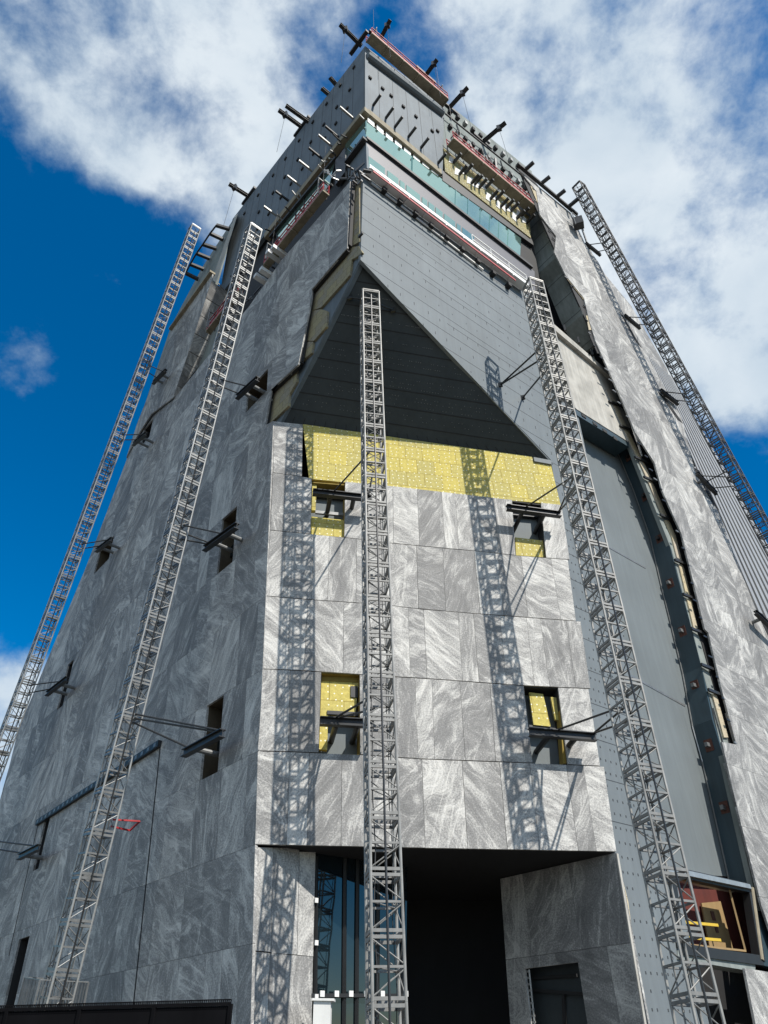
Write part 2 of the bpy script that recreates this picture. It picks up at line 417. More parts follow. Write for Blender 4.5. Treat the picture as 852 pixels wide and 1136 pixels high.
ground = B()
prism(ground, [Vector(p) for p in ((-1500, -1500, 0), (1500, -1500, 0), (1500, 1500, 0), (-1500, 1500, 0))], Vector((0, 0, -1)))
tag(obj('ground', ground, 'gravel'), kind='structure')

tower = thing('tower_building', KP + Vector((0, 12, 0)), 'tall stone and metal clad tower under construction filling the middle of the photo', 'building')

# core: closed dark body behind the cladding
def plan(pts, z0, z1, bm):
    prism(bm, [Vector((x, y, z0)) for x, y in pts], Vector((0, 0, z1 - z0)))
bm = B()
def in2(a, b):   # plan point: a metres back along R wall, b along L wall, from the sharp corner
    p = KP + Vector((math.sin(R_(52)), math.cos(R_(52)), 0)) * a + Vector((math.sin(R_(-41)), math.cos(R_(-41)), 0)) * b
    return (p.x, p.y)
plan([in2(1.5, 1.5), in2(31, 1.5), in2(31, 26), in2(1.5, 26)], 36.2, 61.5, bm)
plan([in2(16.5, 1.9), in2(16.5, 10), in2(10, 10), in2(1.9, 13), in2(1.9, 30), in2(33, 30), in2(33, 1.9)], 9.2, 36.0, bm)
plan([in2(22, 2.2), in2(22, 12), in2(12, 14), in2(2.6, 14), in2(2.6, 31), in2(34, 31), in2(34, 2.2)], 0, 9, bm)
obj('building_core', bm, 'void', tower)
bm = B(); plan([in2(15, 9.0), in2(15, 12), in2(4, 14), in2(3, 11)], 9.2, 27.5, bm)
plan([in2(13.5, 1.5), in2(16.3, 1.5), in2(14.8, 9.8), in2(1.6, 12.5), in2(1.6, 8.2)], 9.2, 26.6, bm)
obj('floor_structure', bm, 'void', tower)

# ------------------------------------------------------------------ chamfer: granite panels course by course
def lerp(a, b, t): return a + (b - a) * t
def interp(line, x):
    for (x0, y0), (x1, y1) in zip(line[:-1], line[1:]):
        if x <= x1 or (x1, y1) == line[-1]: return lerp(y0, y1, (x - x0) / (x1 - x0))
JL = [[(303, 467), (340, 471)],
      [(303, 524), (343, 530), (430, 538.5), (460, 542), (565, 554), (624, 560)],
      [(300, 588), (382, 596), (430, 602), (480, 607), (526, 611), (561, 615), (632, 621)],
      [(295, 661), (340, 665), (402, 669), (432, 671.5), (470, 676), (533, 681), (573, 684), (641, 689)],
      [(292, 742), (337, 744), (381, 747), (433, 750.5), (470, 752.5), (546, 758), (580, 760.5), (655, 764)],
      [(286, 833), (322, 834), (402, 837), (437, 840), (470, 842), (553, 845), (627, 848), (670, 850)],
      [(283, 937), (406, 939.5), (475, 941), (684, 945)]]
XS = [[(304, 303), (336, 335)],
      [(303, 300), (317, 314), (346, 344.5), (383, 382), (408, 408), (436, 436.5), (462.6, 465.5), (490, 494), (504.6, 509.3), (529, 533), (548, 553), (568, 572), (600, 606), (623, 632)],
      [(300, 295), (317.5, 314), (348, 345.7), (365.7, 363.3), (395.5, 395), (428, 429), (462, 464.3), (491, 494.6), (526, 533), (552, 559), (578, 586), (611, 622.6), (630, 639)],
      [(295, 292), (321.8, 318.7), (341.5, 337), (381.6, 380.5), (406, 406), (433, 433.5), (453, 455), (470, 473.7), (508, 513.4), (525, 531.5), (554.5, 562), (584, 593), (599, 610), (628, 639), (644, 655)],
      [(292, 286), (322, 319.6), (356.5, 353.6), (399, 399.5), (436.5, 437), (460.4, 464), (479, 482.4), (510, 516.5), (543.6, 550), (581, 591), (619, 630), (653, 666)],
      [(286, 283), (322, 317.7), (343, 340.3), (379.5, 378.3), (404, 405), (440.5, 441.7), (468, 471.7), (512.6, 519), (554, 563), (587.5, 599), (628, 641.7), (647, 662), (670, 684)]]
WIN_CELLS = {(1, 2), (1, 11), (4, 2), (4, 9)}
bm = stone_bm()
rnd = random.Random(3)
for i, xs in enumerate(XS):
    for j in range(len(xs) - 1):
        if (i, j) in WIN_CELLS: continue
        (a0, a1), (b0, b1) = xs[j], xs[j + 1]
        q = [PF.px(a0, interp(JL[i], a0)), PF.px(b0, interp(JL[i], b0)), PF.px(b1, interp(JL[i + 1], b1)), PF.px(a1, interp(JL[i + 1], a1))]
        c = sum(q, Vector()) / 4
        q = [p + (c - p).normalized() * .02 for p in q]
        proud = rnd.uniform(-.006, .006)
        prism(bm, [p + PF.n * proud for p in q], PF.n * -.08, 0, rnd.random())
obj('stone_cladding', bm, 'granite', tower)

# yellow mineral wool above the stone
bm = B()
yw = [(336, 470.5), (430, 484), (520, 497), (590, 506.5), (592, 512), (611, 515), (617, 540), (622, 560), (565, 555), (460, 543), (430, 540), (343, 531)]
slab(bm, PF, yw, -.1, .15)
obj('insulation', bm, 'yellow_wool', tower)
bm = B(); slab(bm, PF, [(592, 507), (611, 510.5), (612, 515), (593, 511.5)], .0, .2); obj('flashing', bm, 'panel_grey', tower)

# windows cut in the cladding
def recess(pl, px4, o, depth, jamb, back, parent, name='window', extra=None):
    q = pl.poly(px4, o); c = sum(q, Vector()) / 4
    bm = B()
    for i in range(4):
        a, b = q[i], q[(i + 1) % 4]
        inn = (c - (a + b) / 2); inn -= pl.n * inn.dot(pl.n); e = (b - a).normalized(); inn -= e * inn.dot(e); inn.normalize()
        prism(bm, [a - pl.n * .09, b - pl.n * .09, b - pl.n * depth, a - pl.n * depth], inn * -.06)
    w = obj(name, bm, jamb, parent)
    bm = B(); prism(bm, [p - pl.n * depth for p in q], pl.n * -.1)
    obj('back_panel', bm, back, w)
    return w
def sub(pl, pts, o, t, name, mat, parent):
    bm = B(); slab(bm, pl, pts, o, t); return obj(name, bm, mat, parent)
w = recess(PF, [(346, 534), (383, 537), (382, 596), (344.5, 593)], 0, .75, 'ochre', 'bay_grey', tower)
sub(PF, [(345.5, 573), (382.3, 577), (382, 596), (344.5, 593)], -.2, .2, 'insulation', 'yellow_wool', w)
sub(PF, [(346.5, 535), (351.5, 535.5), (350, 566), (345.5, 566)], -.2, .2, 'insulation', 'yellow_wool', w)
sub(PF, [(352, 537), (383, 540), (383, 553), (352, 550)], -.5, .15, 'head_frame', 'black', w)
sub(PF, [(350, 566), (382, 569), (382, 572), (350, 569)], -.45, .1, 'sill_frame', 'galv_dim', w)
w = recess(PF, [(567, 555), (600, 559), (606, 618.5), (572, 616)], 0, .75, 'membrane', 'bay_grey', tower)
sub(PF, [(571.5, 596), (604, 600), (606, 618.5), (572.5, 616)], -.2, .2, 'insulation', 'yellow_wool', w)
sub(PF, [(568, 557), (600, 561), (601, 574), (569, 571)], -.5, .15, 'head_frame', 'black', w)
w = recess(PF, [(356.5, 746), (399, 748), (399.5, 836), (353.6, 835)], 0, .75, 'ochre', 'bay_grey', tower)
sub(PF, [(356.8, 748), (398.5, 750), (394, 795), (392, 794), (364, 792), (363, 832), (354, 831)], -.3, .15, 'insulation', 'yellow_wool', w)
sub(PF, [(356.8, 747), (399, 749), (399, 757), (356.8, 755)], -.27, .05, 'head_frame', 'ochre', w)
sub(PF, [(389, 761), (397, 761.5), (397, 774), (389, 773)], -.25, .04, 'junction_box', 'black', w)
sub(PF, [(363, 788), (399, 790), (399, 794), (363, 792)], -.25, .1, 'head_frame', 'black', w)
w = recess(PF, [(581, 761), (619, 763), (630, 848), (591, 846)], 0, .75, 'membrane', 'bay_grey', tower)
sub(PF, [(587, 768), (602.5, 770), (611, 806), (592, 804)], -.3, .12, 'insulation', 'yellow_wool', w)
sub(PF, [(611, 773), (618, 774), (624, 800), (616, 798)], -.3, .12, 'insulation', 'yellow_wool', w)
sub(PF, [(587, 804), (626, 809), (627, 815), (588, 811)], -.35, .12, 'head_frame', 'black', w)
sub(PF, [(620, 772), (621, 772), (630, 847), (625, 847)], -.1, .4, 'side_lining', 'ochre', w)

# sloping soffit under the sharp corner
TA, TB, TC = PL.px(400, 288), PL.px(311, 470, -.02), PR.px(613, 515, -.02)
tn = (TB - TA).cross(TC - TA).normalized()
if tn.z > 0: tn = -tn
bm = B(); prism(bm, [TA, TB, TC], tn * -.25)
for t in (.13, .27, .38, .49, .60, .71, .81, .91):
    bar(bm, TA + (TB - TA) * (t - .004) * 1.0 + tn * .004, TA + (TC - TA) * (t - .004) + tn * .004, .05, .012, tn)
for k in range(26):
    t = .93; s = k / 26
    p = lerp(TA + (TB - TA) * t, TA + (TC - TA) * t, s); q = lerp(TA + (TB - TA) * .985, TA + (TC - TA) * .985, s)
    bar(bm, lerp(p, q, .35) + tn * .004, q + tn * .004, .03, .012, tn)
for f in bm.faces: f.material_index = 1
for f in bm.faces:
    if f.calc_area() > 4: f.material_index = 0
for t in (.20, .33, .44, .53, .56, .64, .665, .69, .74, .76, .79, .845, .87):
    for k in range(60):
        if random.random() < .55: continue
        s = .05 + .9 * k / 60
        p = lerp(TA + (TB - TA) * t, TA + (TC - TA) * t, s)
        bar(bm, p, p + tn * .015, .035, .035)
for f in bm.faces:
    if f.material_index == 0 and f.calc_area() < .02: f.material_index = 2
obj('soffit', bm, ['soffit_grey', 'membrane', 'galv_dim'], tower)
bm = B(); bar(bm, TA + tn * .02, TB + tn * .02, .06, .06); bar(bm, TA + tn * .02, TC + tn * .02, .07, .07); obj('edge_trim', bm, 'panel_grey', tower)

# ------------------------------------------------------------------ right wall: metal panel face
RP = [(403, 193), (590, 331), (640, 455), (672, 600), (716, 830), (752, 985), (790, 1150), (722, 1150), (680, 935), (640, 700), (625, 590), (611, 510), (400, 288)]
Puv = [PR.uv(PR.px(x, y)) for x, y in RP]
bm = B(); slab(bm, PR, RP, 0, .2); bm2 = bm
def seam(bm, pl, P, u0, u1, v0, v1, o=.0, t=.006):
    q = clip(P, u0, u1, v0, v1)
    if q: prism(bm, [pl.at(a, b, o + t) for a, b in q], pl.n * -(t + .02), 1)
v = 9.0; k = 0
while v < 62:
    seam(bm, PR, Puv, -1, 40, v, v + .028)
    if k % 2: seam(bm, PR, Puv, 2 + (k * 2.7) % 7, 6 + (k * 3.1) % 9, v - .55, v - .525)
    v += 1.45 if v > 26 else 1.6; k += 1
v = 2.0; k = 0
while v < 60:
    dense = v < 24
    stp = .32 if dense else .95
    u = .4 + (k % 2) * .5 + random.random() * .4
    while u < 18:
        hh = .085 if dense else (.22 if k % 3 else .10)
        if not (dense and random.random() < .12): seam(bm2, PR, Puv, u, u + (.055 if dense else .035), v, v + hh, 0, .01)
        u += stp * random.uniform(.85, 1.15)
    v += .52 if dense else 1.45; k += 1
obj('metal_cladding', bm, ['panel_grey', 'joint'], tower)

# recessed bay: head, back panel, deep blue reveal with rusty brackets
DEP = 1.15
bm = B(); slab(bm, PR, [(600, 440), (725, 500), (745, 700), (850, 975), (740, 968), (690, 760), (640, 560)], -DEP, .15)
bay = obj('bay_back_panel', bm, 'bay_grey', tower)
for (x0, y0, x1, y1) in ((640, 587, 716, 630), (690, 744, 760, 783)):
    bm = B(); bar(bm, PR.px(x0, y0, -DEP + .01), PR.px(x1, y1, -DEP + .01), .12, .02, PR.n)
    obj('seam_tape', bm, 'galv_dim', bay)
# reveal
RV = [(694, 478), (706, 505), (719, 535), (738, 586), (751, 638), (764, 686), (778, 740), (790, 798), (802, 838), (816, 894), (837, 980)]
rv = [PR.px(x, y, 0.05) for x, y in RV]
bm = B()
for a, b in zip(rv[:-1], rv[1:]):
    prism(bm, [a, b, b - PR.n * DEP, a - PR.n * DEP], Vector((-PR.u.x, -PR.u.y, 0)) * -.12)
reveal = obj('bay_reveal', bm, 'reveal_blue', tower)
for (x, y) in ((694, 505), (707, 546), (721, 592), (735, 643), (752, 698), (769, 760), (787, 827), (806, 897)):
    # find where the pixel meets the reveal (depth along the wall normal)
    o = -.45
    best = min(((PR.px(x, y, oo) - rv[min(range(len(rv) - 1), key=lambda i: abs(rv[i].z - PR.px(x, y, oo).z))]).dot(PR.u) ** 2, oo) for oo in [-.02 * q for q in range(5, 56)])
    c = PR.px(x, y, -.5)
    z = c.z
    for a, b in zip(rv[:-1], rv[1:]):
        if b.z <= z <= a.z: t = (a.z - z) / (a.z - b.z); edge = lerp(a, b, t)
    c = edge - PR.n * .55
    uu = -PR.u
    bm = B(); bar(bm, c - PR.n * .22, c + PR.n * .22, .02, .6, Vector((0, 0, 1)))
    bmesh.ops.translate(bm, verts=bm.verts, vec=uu * .02)
    br = obj('rust_plate', bm, 'rust', reveal)
    bm = B(); bar(bm, c + uu * .02, c + uu * .28, .16, .2); obj('bracket', bm, 'galv_dim' if y > 620 else 'dark_steel', br)
# trim line between back panel and reveal
bm = B()
for a, b in zip(rv[:-1], rv[1:]):
    bar(bm, a - PR.n * (DEP - .03) - PR.u * .03, b - PR.n * (DEP - .03) - PR.u * .03, .05, .05)
obj('edge_trim', bm, 'galv', bay)
# head of the bay: concrete panel standing proud, sloped dark underside
bm = B(); slab(bm, PR, [(600, 352), (612, 362), (692, 432), (700, 470), (697, 490), (640, 454), (610, 430)], .12, 1.2); obj('concrete_panel', bm, 'concrete', tower)
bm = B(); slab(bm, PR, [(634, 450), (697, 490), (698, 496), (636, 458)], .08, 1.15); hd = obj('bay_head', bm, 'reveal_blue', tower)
for t in (.15, .4, .62, .85):
    bm = B(); p = PR.px(lerp(640, 690, t), lerp(456, 492, t), .10); bar(bm, p - PR.u * .2, p + PR.u * .2, .05, .25)
    obj('anchor_plate', bm, 'membrane', hd)
bm = B(); slab(bm, PR, [(606, 352), (690, 425), (692, 430), (606, 358)], .4, 1.2); obj('concrete_ledge', bm, 'concrete', tower)
bm = B()
for t in (.05, .25, .45, .65, .85):
    p = PR.px(lerp(608, 685, t), lerp(350, 418, t), .4); bar(bm, p, p + Vector((0, 0, .6)), .12, .18)
obj('anchor_bolt', bm, 'dark_steel', tower)

# strip beside the stone slab: grey backing, cream board, black membrane
STR = [(640, 283), (655, 380), (690, 470), (703, 505), (745, 610), (790, 785), (836, 985), (845, 1010), (870, 1010), (830, 790), (770, 560), (720, 440), (680, 330), (655, 283)]
bm = B(); slab(bm, PR, STR, .06, .25); obj('backing_board', bm, 'concrete_green', tower)
def strip(c, w, o, t, name, mat):
    bm = B()
    for (x0, y0), (x1, y1) in zip(c[:-1], c[1:]):
        slab(bm, PS, [(x0, y0), (x0 + w, y0), (x1 + w, y1), (x1, y1)], o, t)
    obj(name, bm, mat, tower)
EDGE = [(575, 186), (590, 206), (604, 240), (617, 266), (628, 306), (648, 331), (656, 372), (672, 408), (687, 440), (705, 480), (724, 520), (736, 548), (756, 594), (769, 646), (781, 698), (798, 758), (816, 824)]
def edge_x(y):
    for (x0, y0), (x1, y1) in zip(EDGE[:-1], EDGE[1:]):
        if y <= y1: return lerp(x0, x1, (y - y0) / (y1 - y0))
    return EDGE[-1][0]
def strip(y0, y1, dx, w, pl, o, t, name, mat):
    bm = B(); ys = [y0] + [y for _, y in EDGE if y0 < y < y1] + [y1]
    for a, b in zip(ys[:-1], ys[1:]):
        xa, xb = edge_x(a) + dx, edge_x(b) + dx
        slab(bm, pl, [(xa, a), (xa + w, a), (xb + w, b), (xb, b)], o, t)
    obj(name, bm, mat, tower)
strip(187, 392, -2, 9, PS, -.11, .05, 'membrane_strip', 'membrane')
strip(388, 826, -7, 16, PR, .10, .03, 'membrane_strip', 'membrane')
for (a, b) in ((206, 238), (306, 332), (350, 366)): strip(a, b, -1.5, 5, PS, -.05, .04, 'cream_board', 'cream_board')
for (a, b) in ((432, 447), (450, 474), (477, 508), (512, 530), (534, 572), (577, 622), (626, 660), (664, 697), (770, 818)): strip(a, b, -11, 4.6, PR, .15, .08, 'cream_board', 'cream_board')
for y in (448, 475, 510, 532, 574, 624, 662, 700, 740, 768):
    x = edge_x(y); bm = B(); bar(bm, PR.px(x - 15, y - 3, .2), PR.px(x + 2, y + 4, .3), .12, .16); obj('bracket_arm', bm, 'dark_steel', tower)
rn = random.Random(5)
for i in range(44):
    t = i / 43 * (len(EDGE) - 1.001); a, b = EDGE[int(t)], EDGE[int(t) + 1]; f = t - int(t)
    x, y = lerp(a[0], b[0], f), lerp(a[1], b[1], f)
    p = PS.px(x + rn.uniform(-3, 1), y, -.03)
    bm = B(); bar(bm, p - PR.u * rn.uniform(.1, .25), p + PR.u * rn.uniform(.05, .2), .06, .10); obj('clip_angle', bm, rn.choice(['dark_steel', 'galv_dim', 'dark_steel']), tower)

# fin: the left return of the right stone slab
fb = [PR.px(x, y, -.9) for x, y in ((582, 236), (588, 262), (597, 304), (606, 318), (626, 366), (645, 394))]
bm = B()
for a, b in zip(fb[:-1], fb[1:]):
    def to_slab(p): return p + PR.n * (((PS.p0 - p).dot(PS.n)) / PR.n.dot(PS.n) - .14)
    prism(bm, [a, b, to_slab(b), to_slab(a)], PR.u * .2)
fin = obj('concrete_fin', bm, 'concrete_green', tower)
bm = B()
for z in range(0, 9):
    zz = fb[0].z - z * 2.0 - 1
    for a, b in zip(fb[:-1], fb[1:]):
        if b.z <= zz <= a.z:
            p = lerp(a, b, (a.z - zz) / (a.z - b.z)) - PR.u * .004
            bar(bm, p, to_slab(p), .01, .05)
obj('pour_joint', bm, 'joint', fin)

# right stone slab with windows
SLAB = [(577, 190), (595, 212), (599, 238), (617, 262), (615, 280), (628, 306), (648, 331), (654, 357), (661, 379), (687, 437), (705, 480), (726, 513), (735, 545), (756, 592), (782, 698), (786, 702), (799, 758), (817, 826), (801, 823), (818, 897), (845, 1005), (878, 1100), (905, 1190),
        (1080, 1190), (1000, 1080), (900, 840), (852, 706), (838, 675), (820, 629), (797, 568), (770, 519), (756, 463), (723, 404), (664, 291), (650, 272), (633, 236)]
def hole_uv(pl, px4, o, k):
    q = [shear_uv(pl, pl.px(x, y, o), k) for x, y in px4]     # tl tr br bl
    return ((q[0][0] + q[3][0]) / 2, (q[1][0] + q[2][0]) / 2, (q[2][1] + q[3][1]) / 2, (q[0][1] + q[1][1]) / 2)
bm = stone_bm()
srows = [4 - 2.0 + 2.85 * i for i in range(-6, 26)]
cell_wall(bm, PS, SLAB, 0, .1, 0.02, srows, (1.15, 1.5, 1.9, 2.3))
slabo = obj('stone_cladding', bm, 'granite', tower)
bm = B(); slab(bm, PS, [(577, 191), (599, 240), (630, 310), (688, 440), (726, 516), (758, 596), (784, 700), (817, 823), (843, 1002), (880, 1100), (908, 1188), (1060, 1188), (880, 840), (835, 708), (780, 570), (740, 465), (648, 290), (628, 238)], -.12, .1); obj('membrane', bm, 'membrane', tower)
# set-back second stone face and ribbed cladding at the far right
PB = Plane(PS.p0 - PS.n * .7, PS.n)
bm = stone_bm()
cell_wall(bm, PB, [(640, 236), (661, 292), (700, 339), (745, 418), (768, 466), (850, 700), (690, 380), (655, 280)], 0, .12, 0.02, srows, (1.5, 1.9, 2.3))
obj('stone_cladding', bm, 'granite', tower)
bm = B()
for i in range(15):
    t0 = i / 15; t1 = (i + .55) / 15
    top0 = (lerp(708, 745, t0), lerp(385, 418, t0)); top1 = (lerp(708, 745, t1), lerp(385, 418, t1))
    b0 = (lerp(1002, 1185, t0), 1190); b1 = (lerp(1002, 1185, t1), 1190)
    slab(bm, PB, [top0, top1, b1, b0], .16, .15)
slab(bm, PB, [(706, 383), (746, 419), (1188, 1191), (998, 1191)], 0, .06)
obj('ribbed_cladding', bm, 'corrugated_grey', tower)
for q in ([(686, 344), (691, 350), (712, 386), (706, 380)], [(731, 436), (737, 440), (758, 470), (752, 466)], [(769, 518), (776, 522), (798, 566), (791, 560)], [(838, 676), (846, 681), (870, 722), (858, 718)]):
    bm = B(); slab(bm, PS, q, .01, .02); obj('window', bm, 'void', tower)

# ------------------------------------------------------------------ upper right: crown
def crown(pl, pts, n0, n1, du):
    bm = B(); slab(bm, pl, pts, 0, .3); P = [pl.uv(pl.px(x, y)) for x, y in pts]
    for i in range(n0, n1): seam(bm, pl, P, i * du, i * du + .045, 0, 90)
    return obj('metal_cladding', bm, ['panel_blue', 'joint'], tower)
crown_r = crown(PR, [(405, 51), (493, 117), (491, 193), (405, 119)], 0, 14, 1.35)
crown_l = crown(PL, [(405, 51), (405, 119), (296, 257), (243, 330), (258, 243)], -22, 1, 1.35)
def stub(pl, x, y, ln, w, h, mat, parent, drop=0.0, name='bracket'):
    p = pl.px(x, y); bm = B()
    bar(bm, p, p + pl.n * ln + Vector((0, 0, drop)), w, h)
    return obj(name, bm, mat, parent)
for (x, y) in ((410, 87), (424, 99), (433.5, 107), (447, 119), (461, 130), (479, 146), (485, 146)): stub(PR, x, y, .14, .28, .26, 'membrane', crown_r)
for (x, y) in ((414, 112), (428, 126), (438, 136), (453, 147), (467, 159), (486, 176)): stub(PR, x, y + 5, .9, .16, .2, 'dark_steel', crown_r)
rn = random.Random(8)
P_ = (405, 119); Q_ = (296, 257)
for f in (.12, .27, .34, .44, .54, .66, .78, .9):
    stub(PL, lerp(405, 296, f), lerp(115, 253, f), 1.2, .14, .16, 'galv' if rn.random() < .4 else 'dark_steel', crown_l)
for row, (a, b) in enumerate((((400, 66), (262, 250)), ((399, 86), (268, 262)), ((398, 104), (285, 256)))):
    for f in (.05, .16, .27, .38, .49, .6, .7, .82, .93):
        stub(PL, lerp(a[0], b[0], f + row * .03), lerp(a[1], b[1], f + row * .03), .12, .26, .28, 'membrane', crown_l)
# parapet roll at the top
bm = B(); tube(bm, PR.px(407, 62, .15), PR.px(491, 126, .15), .35, 10); obj('wrapped_roll', bm, 'panel_grey', tower)
# ledges at the foot of the crown
bm = B(); slab(bm, PR, [(404.5, 117), (490, 188), (490, 193), (404.5, 122)], .06, .5); obj('ledge', bm, 'tan_ledge', tower)
bm = B(); slab(bm, PL, [(404.5, 118), (404.5, 122), (293, 264), (293, 259)], .06, .5); obj('ledge', bm, 'tan_ledge', tower)
bm = B()
slab(bm, PR, [(405, 119), (590, 262), (600, 318), (590, 331), (404, 192)], -.42, .2); obj('backing_wall', bm, 'membrane', tower)
for i in range(8):
    f0 = i / 8 + .012; f1 = (i + 1) / 8 - .022
    q = [(lerp(407, 488, f0), lerp(125, 191, f0)), (lerp(407, 488, f1), lerp(125, 191, f1)), (lerp(407, 488, f1), lerp(134, 203, f1)), (lerp(407, 488, f0), lerp(134, 203, f0))]
    bm = B(); slab(bm, PR, q, -.14, .1); obj('white_panel', bm, 'foil', tower)
gb = None
def glass(pl, pts, o, mat, name='glass_band'):
    bm = B(); slab(bm, pl, pts, o, .06); return obj(name, bm, mat, tower)
g1 = glass(PR, [(406, 135), (578, 264.5), (577, 286), (406, 152)], -.13, 'glass_green')
bm = B()
for f in (0, .3, .58, .66, .74, .80, .86, .92): 
    a = (lerp(406, 578, f), lerp(135, 264.5, f)); b = (lerp(406, 577, f), lerp(152, 286, f))
    bar(bm, PR.px(*a, -.11), PR.px(*b, -.11), .05 if f != .3 else .14, .06)
obj('mullion', bm, 'glass_green', g1)
bm = B(); bar(bm, PR.px(406, 153.5, -.05), PR.px(590, 297, -.05), .25, .28); bar(bm, PR.px(406, 134, -.25), PR.px(580, 265, -.25), .1, .12); obj('sill', bm, 'black', g1)
bm = B(); slab(bm, PR, [(407, 157), (593, 301), (594, 327), (590, 330), (520, 272), (407, 188)], -.13, .2); obj('spandrel', bm, 'spandrel', tower)
for (x0, x1) in ((409, 427), (430, 442), (444, 449), (451, 466), (468.5, 474), (475.5, 482), (483.5, 491), (493, 505), (507, 511), (513, 526)):
    def yt(x): return 173 + (x - 409) * .76
    def yb(x): return 188 + (x - 409) * .765
    g = glass(PR, [(x0, yt(x0)), (x1, yt(x1)), (x1, yb(x1)), (x0, yb(x0))], -.06, 'glass_green', 'window')
bm = B(); slab(bm, PR, [(407.5, 170.5), (526, 260.5), (526, 263), (407.5, 173)], -.2, .2); obj('sill', bm, 'black', tower)
# concrete parapet, yellow wool and foil patches right of the crown
bm = B(); slab(bm, PR, [(493, 112), (590, 190), (588, 246), (578, 242), (491, 168)], -.05, .3); par = obj('parapet', bm, 'concrete_green', tower)
bm = B(); slab(bm, PR, [(492, 164), (587, 240), (589, 264), (494, 190)], -.02, .15); wl = obj('insulation', bm, 'olive_wool', tower)
bm = B(); slab(bm, PR, [(491, 189), (590, 263), (592, 272), (491, 200)], -.1, .4); obj('ledge', bm, 'black', tower)
rn = random.Random(4)
for i in range(15):
    f = (i + .5) / 15 + rn.uniform(-.02, .02)
    x, y = lerp(497, 584, f), lerp(173, 242, f) + rn.uniform(-3, 7)
    bm = B(); slab(bm, PR, [(x, y), (x + rn.uniform(3, 6), y + 3), (x + rn.uniform(3, 5), y + rn.uniform(8, 12)), (x - 1, y + 7)], .02, .05); obj('foil_patch', bm, 'foil', wl)
    stub(PR, x + 4, y + 8, .9, .18, .24, 'dark_steel', wl)
for r_ in range(2):
    for i in range(11):
        f = (i + .5) / 11
        stub(PR, lerp(494, 586, f), lerp(122 + r_ * 17, 196 + r_ * 17, f), .3, .3, .5, rn.choice(['membrane', 'galv_dim', 'membrane']), par)
bm = B(); bar(bm, PR.px(494, 126, .3), PR.px(588, 202, .3), .12, .12); obj('pipe', bm, 'dark_steel', par)

# ------------------------------------------------------------------ left wall
# leaning stone wall with windows
KL = 0.0
_a, _b = PL.uv(PL.px(303, 467, .45)), PL.uv(PL.px(283, 937, .45)); KL = (_a[0] - _b[0]) / (_a[1] - _b[1])
LW = [((228, 784), (247, 772), (243, 853), (223, 868)), ((245, 578), (262, 562), (259, 622), (242, 637)), ((276, 436), (300, 402), (294, 430), (270, 466)),
      ((112, 609), (128.5, 593), (120, 616), (101, 645)), ((160, 476), (171.5, 463), (165, 482), (155, 500)), ((74, 739), (80, 733), (72, 780), (64, 788)),
      ((47, 914), (54, 907), (45, 960), (38, 968)), ((18, 1044), (31, 1038), (16, 1123), (3, 1132)), ((174, 425), (182, 416), (177, 432), (168, 446))]
holes = [hole_uv(PL, q, .45, KL) for q in LW]
LPOLY = [(388.5, 201), (385, 275), (346, 321), (345.5, 331), (331, 404), (301, 432), (294, 472), (303.2, 467), (283, 937), (277, 1180),
         (-60, 1180), (-45, 1010), (3, 880), (20, 810), (95, 630), (148, 490), (170, 458), (191, 445), (242, 381), (277, 339), (312, 289)]
# course levels follow the chamfer's joints
lv = [PL.uv(PL.px(x, y, .45))[1] for x, y in ((283, 937), (286, 833), (292, 742), (295, 661), (300, 588), (303, 524), (303, 467))]
lrows = [lv[0] - 12.0, lv[0] - 8.4, lv[0] - 5.6, lv[0] - 2.8] + lv + [lv[-1] + 2.9 * i for i in range(1, 12)]
bm = stone_bm()
cell_wall(bm, PL, LPOLY, .45, .1, KL, lrows, (1.0, 1.4, 1.8, 2.3), holes, gap=.010)
obj('stone_cladding', bm, 'granite', tower)
for i, h in enumerate(holes):
    q = [PL.at(a + KL * b, b, .45) for a, b in ((h[0], h[3]), (h[1], h[3]), (h[1], h[2]), (h[0], h[2]))]
    c = sum(q, Vector()) / 4; bm = B()
    for k in range(4):
        a, b = q[k], q[(k + 1) % 4]; mid = (a + b) / 2; inn = (c - mid)
        e = (b - a).normalized(); inn -= e * inn.dot(e); inn.normalize()
        prism(bm, [a - PL.n * .11, b - PL.n * .11, b - PL.n * .8, a - PL.n * .8], inn * -.05)
    w = obj('doorway' if i == 7 else 'window', bm, 'brown_lining' if i in (0, 1, 2, 3) else 'membrane', tower)
    bm = B(); prism(bm, [p - PL.n * .8 for p in q], PL.n * -.1); obj('back_panel', bm, 'brown_lining' if i in (0, 2, 3) else 'void', w)
    if i in (0, 1, 2):
        a, b, c2, d = [p - PL.n * .7 for p in q]
        bm = B(); prism(bm, [lerp(a, d, .42), lerp(b, c2, .42), lerp(b, c2, .62), lerp(a, d, .62)], PL.n * .06); obj('pane', bm, 'glass_dark', w)
bm = B(); prism(bm, PL.poly([(240, 385), (292, 320), (390, 206), (385, 279), (346, 326), (331, 408), (300, 436), (297, 474), (303, 467), (296, 560), (255, 560), (300, 470), (302, 398), (262, 440), (215, 470), (195, 447)], .30)[:5] + PL.poly([(331, 408), (318, 420), (306, 400), (270, 400)], .3), PL.n * -.1); obj('membrane', bm, 'membrane', tower)
